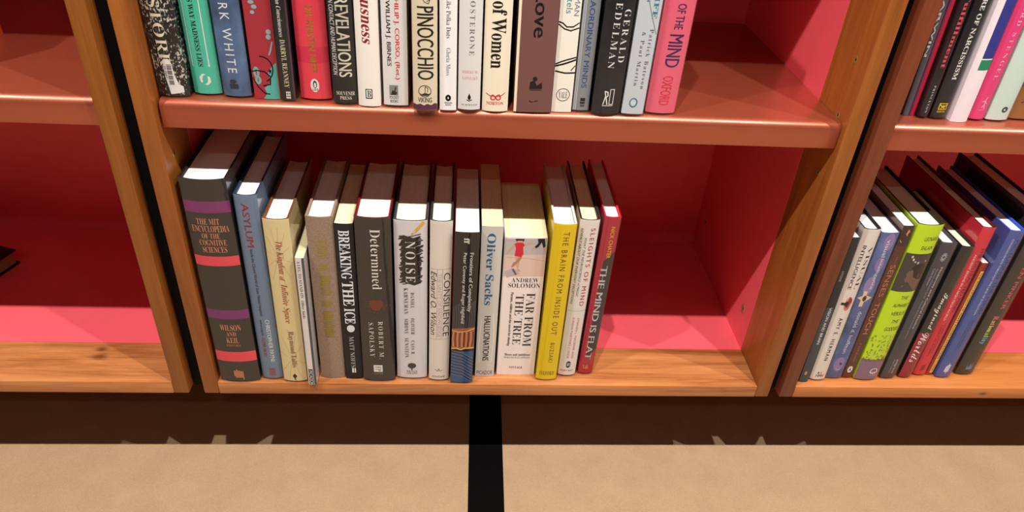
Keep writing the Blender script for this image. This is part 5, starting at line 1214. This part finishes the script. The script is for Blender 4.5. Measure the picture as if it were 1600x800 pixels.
  ('l', 'C', (60, 58, 58), 0.0006, [(0.4, 0.1116), (0.5, 0.1066), (0.66, 0.1051), (0.72, 0.1086), (0.6, 0.1073)]),
  ('t', 'T', 'S', 'PINOCCHIO', (44, 44, 46), 0.2, 0.86, 0.1027, 0.0339),
  ('e', 'P', (70, 68, 68), 0.22, 0.76, 0.0281, 0.0158, 0.03),
  ('l', 'P', (60, 58, 58), 0.0008, [(0.26, 0.0195), (0.4, 0.0176), (0.6, 0.0178), (0.74, 0.0199)]),
  ('p', 'P', (60, 58, 58), [(0.36, 0.0189), (0.5, 0.0203), (0.66, 0.0192), (0.6, 0.0175), (0.42, 0.0173)]),
  ('l', 'P', (60, 58, 58), 0.0006, [(0.5, 0.0197), (0.5, 0.0268), (0.62, 0.025), (0.6, 0.0211)]),
  ('h', 'L', 'C', 'VIKING', (50, 48, 48), 0.2, 0.78, 0.0154, 0.0105),
  ('p', 'B', (98, 46, 78), [(0, 0.0087), (0.15, 0.0075), (0.3, 0.009), (0.45, 0.0074), (0.6, 0.0092), (0.75, 0.0077), (0.9, 0.0095), (1, 0.0083), (1, -0.0038), (0, -0.0047)]),
]),
('narrow white paperback with small grey lettering and a black horseshoe emblem', 'P', (0.2815, 0.0075, 0.3684), 0.0163, 0.129, 0.215, -0.2, (228, 226, 226), (250, 248, 242), False, 'plain', None, 0.001, None, 'up', [
  ('t', 'T', 'r', 'Like Polka Dots', (92, 90, 92), 0.38, 0.64, 0.1097, 0.0722),
  ('t', 'A', 'r', 'Gloria Moss', (110, 132, 152), 0.38, 0.64, 0.063, 0.036),
  ('e', 'P', (25, 24, 26), 0.34, 0.68, 0.0165, 0.0098, 0.13),
  ('h', 'L', 'S', 'PENGUIN', (60, 58, 58), 0.3, 0.74, 0.0088, 0.0071),
  ('h', 'L', 'S', 'BOOKS', (60, 58, 58), 0.36, 0.68, 0.0065, 0.0051),
]),
('white hardback with spaced grey capitals and two small red lines', 'H', (0.3021, 0.0061, 0.3684), 0.0233, 0.1419, 0.2365, -0.1, (222, 222, 222), (250, 248, 242), True, 'plain', None, 0.004, None, 'up', [
  ('t', 'T', 'r+', 'TESTOSTERONE', (120, 122, 126), 0.46, 0.68, 0.1323, 0.057),
  ('h', 'A', 'r+', 'ROBERT M.', (214, 110, 120), 0.18, 0.86, 0.0422, 0.0393),
  ('h', 'A', 'r+', 'SAPOLSKY', (214, 110, 120), 0.18, 0.86, 0.0361, 0.0329),
  ('p', 'P', (25, 24, 26), [(0.5, 0.0192), (0.58, 0.0153), (0.55, 0.0126), (0.47, 0.0125), (0.43, 0.0151)]),
  ('l', 'P', (25, 24, 26), 0.0008, [(0.4, 0.0124), (0.5, 0.0112), (0.62, 0.0126)]),
  ('h', 'L', 'r+', 'SCRIBNER', (90, 88, 90), 0.16, 0.86, 0.0082, 0.0062),
]),
('cream hardback with heavy black serif lettering and a red gull emblem', 'H', (0.3279, 0.0082, 0.3684), 0.0255, 0.1419, 0.2408, -0.2, (232, 222, 200), (250, 248, 242), False, 'plain', None, 0.004, None, 'up', [
  ('t', 'T', 'R', 'of Women', (38, 36, 38), 0.26, 0.8, 0.1082, 0.0447),
  ('l', 'P', (200, 60, 60), 0.0008, [(0.14, 0.019), (0.3, 0.0164), (0.4, 0.0179), (0.5, 0.016), (0.62, 0.0181), (0.72, 0.0168), (0.86, 0.0196)]),
  ('e', 'P', (200, 60, 60), 0.3, 0.52, 0.0172, 0.0119, 0.05),
  ('e', 'P', (200, 60, 60), 0.5, 0.72, 0.0174, 0.012, 0.05),
  ('h', 'L', 'R', 'NORTON', (200, 60, 62), 0.16, 0.82, 0.0106, 0.0072),
]),
('broad mauve brown hardback with bold black lettering and a reading-figure emblem', 'H', (0.3653, 0.0092, 0.3685), 0.0374, 0.1419, 0.2494, -0.5, (122, 84, 80), (250, 240, 215), False, 'plain', None, 0.001, None, 'up', [
  ('b', 'B', (226, 212, 186), 0, 0.07, 0.1434, -0.002),
  ('t', 'T', 'S', 'Love', (44, 38, 40), 0.4, 0.74, 0.1186, 0.0763),
  ('e', 'P', (46, 38, 40), 0.46, 0.58, 0.0373, 0.0327),
  ('p', 'P', (46, 38, 40), [(0.38, 0.0247), (0.4, 0.0319), (0.5, 0.0334), (0.58, 0.0282), (0.7, 0.0316), (0.72, 0.0257), (0.7, 0.025)]),
  ('l', 'P', (46, 38, 40), 0.0006, [(0.4, 0.0237), (0.7, 0.0237)]),
  ('l', 'P', (46, 38, 40), 0.0008, [(0.42, 0.0127), (0.42, 0.0114), (0.5, 0.0114)]),
  ('l', 'P', (46, 38, 40), 0.0008, [(0.54, 0.0118), (0.62, 0.0126)]),
]),
('ivory paperback with charcoal brush lines and a round monogram', 'P', (0.3948, 0.0125, 0.3684), 0.0201, 0.129, 0.2236, -0.4, (220, 214, 204), (250, 248, 242), False, 'plain', None, 0.001, None, 'up', [
  ('t', 'A', 's', 'MAN', (110, 130, 150), 0.68, 0.92, 0.1135, 0.0966),
  ('t', 'T', 's', 'tels', (86, 140, 160), 0.3, 0.6, 0.1121, 0.0987),
  ('l', 'C', (25, 24, 26), 0.0012, [(0.02, 0.0906), (0.2, 0.0896), (0.4, 0.0861), (0.7, 0.0863), (0.99, 0.0901)]),
  ('l', 'C', (25, 24, 26), 0.0012, [(0.02, 0.0882), (0.3, 0.0842), (0.6, 0.0826), (0.98, 0.0853)]),
  ('l', 'D', (25, 24, 26), 0.0013, [(0.02, 0.0498), (0.3, 0.0525), (0.6, 0.0547), (0.98, 0.0568)]),
  ('l', 'D', (25, 24, 26), 0.0016, [(0.02, 0.0479), (0.4, 0.0501), (0.98, 0.0543)]),
  ('l', 'D', (25, 24, 26), 0.0014, [(0.05, 0.0428), (0.5, 0.0411), (0.98, 0.0414)]),
  ('l', 'D', (25, 24, 26), 0.001, [(0.8, 0.0439), (0.98, 0.0485)]),
  ('e', 'P', (70, 68, 68), 0.18, 0.86, 0.0254, 0.0119, 0.03),
  ('h', 'P', 'r', 'YALE', (70, 68, 68), 0.3, 0.74, 0.022, 0.0153),
]),
('silver grey paperback with narrow blue capitals beside the ivory brush-line one', 'P', (0.4145, 0.0141, 0.3684), 0.0178, 0.129, 0.2193, -0.2, (140, 146, 152), (250, 248, 242), True, 'plain', None, 0.002, None, 'up', [
  ('b', 'B', (180, 184, 188), 0.02, 0.1, 0.145, -0.0006),
  ('b', 'B', (180, 184, 188), 0.14, 0.2, 0.1451, -0.0006),
  ('t', 'T', 'C', 'EXTRAORDINARY MINDS', (66, 98, 160), 0.38, 0.7, 0.1332, 0.0262),
  ('b', 'P', (38, 38, 42), 0.42, 0.72, 0.0154, 0.012),
  ('b', 'P', (38, 38, 42), 0.42, 0.72, 0.0114, 0.0093),
  ('b', 'P', (90, 90, 96), 0.44, 0.7, 0.0086, 0.0059),
]),
('blue-black hardback with two columns of white serif capitals', 'H', (0.4391, 0.0079, 0.3684), 0.0299, 0.1419, 0.2451, 0.4, (40, 45, 52), (250, 248, 242), True, 'plain', None, 0.005, None, 'up', [
  ('t', 'A', 'r+', 'GERALD', (238, 236, 232), 0.66, 0.88, 0.106, 0.0553),
  ('t', 'A', 'r+', 'EDELMAN', (238, 236, 232), 0.34, 0.56, 0.1119, 0.0491),
  ('l', 'P', (238, 236, 232), 0.0007, [(0.57, 0.0277), (0.7, 0.0279), (0.7, 0.0124), (0.57, 0.0122), (0.57, 0.0277)]),
  ('l', 'P', (238, 236, 232), 0.0012, [(0.38, 0.0254), (0.48, 0.0249), (0.5, 0.0209), (0.44, 0.0195), (0.5, 0.0121)]),
  ('l', 'P', (238, 236, 232), 0.001, [(0.38, 0.0254), (0.42, 0.0208), (0.36, 0.0119)]),
  ('l', 'P', (238, 236, 232), 0.0007, [(0.34, 0.0105), (0.7, 0.011)]),
]),
('pale blue-grey paperback with teal lettering and a small round blue emblem', 'P', (0.4665, 0.0092, 0.3685), 0.0235, 0.129, 0.2279, 0.6, (192, 200, 208), (250, 248, 242), True, 'plain', None, 0.002, None, 'up', [
  ('l', 'C', (100, 104, 110), 0.0005, [(0.3, 0.1207), (0.45, 0.1116), (0.62, 0.1012), (0.8, 0.0919), (0.96, 0.0836)]),
  ('t', 'T', 'R', 'LIFE', (66, 136, 150), 0.64, 0.86, 0.1258, 0.0978),
  ('t', 'T', 'r', 's', (66, 136, 150), 0.3, 0.46, 0.1173, 0.1133),
  ('t', 'A', 'r+', 'Patrick Bateson', (92, 98, 108), 0.66, 0.84, 0.0882, 0.029),
  ('t', 'A', 'r+', '& Paul Martin', (92, 98, 108), 0.34, 0.5, 0.0853, 0.032),
  ('e', 'P', (62, 118, 150), 0.28, 0.66, 0.0193, 0.0091),
  ('e', 'P', (192, 200, 208), 0.33, 0.6, 0.018, 0.0105, 0.1),
  ('p', 'P', (200, 214, 220), [(0.36, 0.0144), (0.44, 0.0166), (0.5, 0.0146), (0.58, 0.016), (0.52, 0.0119), (0.42, 0.0111)]),
]),
('hot pink hardback with navy and red capitals, right end of the upper shelf', 'H', (0.4963, 0.0136, 0.3685), 0.0317, 0.1419, 0.2322, 0.5, (250, 112, 138), (250, 248, 242), True, 'plain', None, 0.005, None, 'up', [
  ('t', 'T', 'C', 'OF THE', (84, 58, 112), 0.42, 0.7, 0.1118, 0.0878),
  ('t', 'T', 'C', 'MIND', (84, 56, 110), 0.34, 0.8, 0.0829, 0.0507),
  ('t', 'L', 'C', 'OXFORD', (226, 62, 84), 0.38, 0.72, 0.0415, 0.0112),
]),
('narrow grey paperback half hidden by the dark red post, upper shelf of right bookcase', 'P', (0.7683, 0.0348, 0.3685), 0.0065, 0.129, 0.2322, -2, (92, 92, 102), (250, 248, 242), False, 'plain', None, 0.001, None, 'up', [
  ('t', 'T', 'S', 'DARWIN', (238, 236, 232), 0.1, 0.5, 0.1334, 0.065),
]),
('very thin crimson paperback beside the dark volume with coral lettering', 'P', (0.7749, 0.0348, 0.3684), 0.0052, 0.129, 0.2236, -1.7, (196, 30, 56), (250, 248, 242), False, 'plain', None, 0.0006, None, 'up', [
  ('b', 'B', (96, 70, 110), 0, 0.3, 0.1573, 0.0),
]),
('black hardback with coral serif lettering, upper shelf of the right bookcase', 'H', (0.784, 0.028, 0.3685), 0.0115, 0.1419, 0.2408, -1.2, (46, 50, 56), (250, 248, 242), True, 'plain', None, 0.003, None, 'up', [
  ('t', 'T', 'R', 'Fulfillment', (232, 84, 96), 0.3, 0.76, 0.1311, 0.0553),
  ('t', 'L', 'r+', 'PRINCETON', (214, 214, 216), 0.4, 0.62, 0.0368, 0.007),
  ('b', 'B', (200, 50, 70), 0.94, 0.98, 0.1594, -0.0002),
]),
('charcoal hardback with white heavy capitals and a gold square gull emblem', 'H', (0.7997, 0.0267, 0.3685), 0.0184, 0.1419, 0.2408, -0.8, (50, 52, 56), (250, 248, 242), True, 'plain', None, 0.004, None, 'up', [
  ('t', 'T', 'R', 'CULTURE OF NARCISSISM', (238, 236, 232), 0.36, 0.64, 0.1557, 0.0442),
  ('l', 'P', (226, 196, 40), 0.0008, [(0.28, 0.0181), (0.76, 0.0183), (0.76, 0.0119), (0.28, 0.0117), (0.28, 0.0181)]),
  ('l', 'P', (236, 206, 50), 0.001, [(0.32, 0.0167), (0.46, 0.0146), (0.52, 0.0161), (0.6, 0.0147), (0.72, 0.0169)]),
  ('l', 'P', (236, 206, 50), 0.0009, [(0.4, 0.0128), (0.5, 0.0146), (0.62, 0.0129)]),
  ('h', 'L', 'S', 'NORTON', (214, 186, 50), 0.26, 0.74, 0.0103, 0.0081),
]),
('white paperback with blue and green blocks, upper shelf of the right bookcase', 'P', (0.8203, 0.0216, 0.3685), 0.0186, 0.129, 0.2322, -1.1, (226, 214, 220), (250, 248, 242), False, 'plain', None, 0.003, None, 'up', [
  ('b', 'B', (56, 58, 136), 0.34, 1, 0.1625, 0.0692),
  ('b', 'B', (44, 136, 96), 0.34, 1, 0.0678, 0.0571),
]),
('magenta pink hardback with pale serif capitals and a running-figure emblem', 'H', (0.8429, 0.0267, 0.3685), 0.0178, 0.1419, 0.2408, -0.9, (240, 72, 134), (250, 248, 242), True, 'plain', None, 0.004, None, 'up', [
  ('t', 'A', 'r+', 'RICHARD STENGEL', (250, 206, 222), 0.42, 0.66, 0.1508, 0.0459),
  ('l', 'P', (250, 190, 212), 0.001, [(0.6, 0.027), (0.52, 0.0227), (0.56, 0.0191), (0.46, 0.0155)]),
  ('l', 'P', (250, 190, 212), 0.001, [(0.36, 0.0219), (0.52, 0.0227), (0.68, 0.0199)]),
  ('l', 'P', (250, 190, 212), 0.001, [(0.56, 0.0191), (0.64, 0.0141)]),
  ('l', 'P', (248, 170, 200), 0.0006, [(0.3, 0.0125), (0.7, 0.0127)]),
]),
('pale mint hardback with a tiny round emblem, between the pink and the brown ones', 'H', (0.8654, 0.0265, 0.3685), 0.0256, 0.1419, 0.2365, -0.8, (206, 228, 218), (250, 248, 242), True, 'plain', None, 0.004, None, 'up', [
  ('e', 'P', (70, 90, 86), 0.5, 0.78, 0.0172, 0.0106, 0.08),
  ('l', 'P', (70, 90, 86), 0.0006, [(0.57, 0.0142), (0.63, 0.0157), (0.7, 0.0136)]),
]),
('broad bronze brown hardback with a blue upper half at the right edge', 'H', (0.8963, 0.032, 0.3684), 0.033, 0.1419, 0.2408, 0.1, (160, 108, 62), (250, 248, 242), True, 'plain', None, 0.004, None, 'up', [
  ('b', 'B', (60, 80, 150), 0, 1, 0.1639, 0.0376),
  ('t', 'A', 'r', 'N', (90, 60, 40), 0.2, 0.4, 0.0245, 0.0194),
]),
]

for b in BOOKS:
    for it in b[-1]:
        if it[0] in 'th': text_curve(it[2], it[3])
bake_texts()
for b in BOOKS:
    x, z = b[2][0], b[2][2]
    grp = ('upper' if z > .2 else 'lower') + ' row of books in the ' + ('right' if x > .7 else 'middle') + ' bookcase'
    make_book(*b, group=grp)

# the two books of the left bookcase
o = make_book('dark hardback lying flat at the back of the lower left shelf', 'H', (0, 0, 0), .024, .15, .225, 0, (30, 18, 16), (170, 140, 110), False, 'plain', (20, 12, 10), .002, None, 'low', [], 'books in the left bookcase')
_a = Vector((-.316, -.949, 0)); _b = Vector((-.949, .316, 0)); _z = Vector((0, 0, 1))
_m = Matrix((_z, -_b, -_a)).transposed().to_4x4()
_m.translation = Vector((-.4065*S, .284*S, .0122)) + _b*.15 + _a*.225
o.matrix_world = _m
make_book('orange-brown hardback standing alone on the upper left shelf', 'H', ((-.257-.018)*S, .0376*S, ZL*S), .036*S, .165*S, .25*S, 0, (196, 100, 48), (240, 220, 180), False, 'plain', None, .004, None, 'up', [], 'books in the left bookcase')
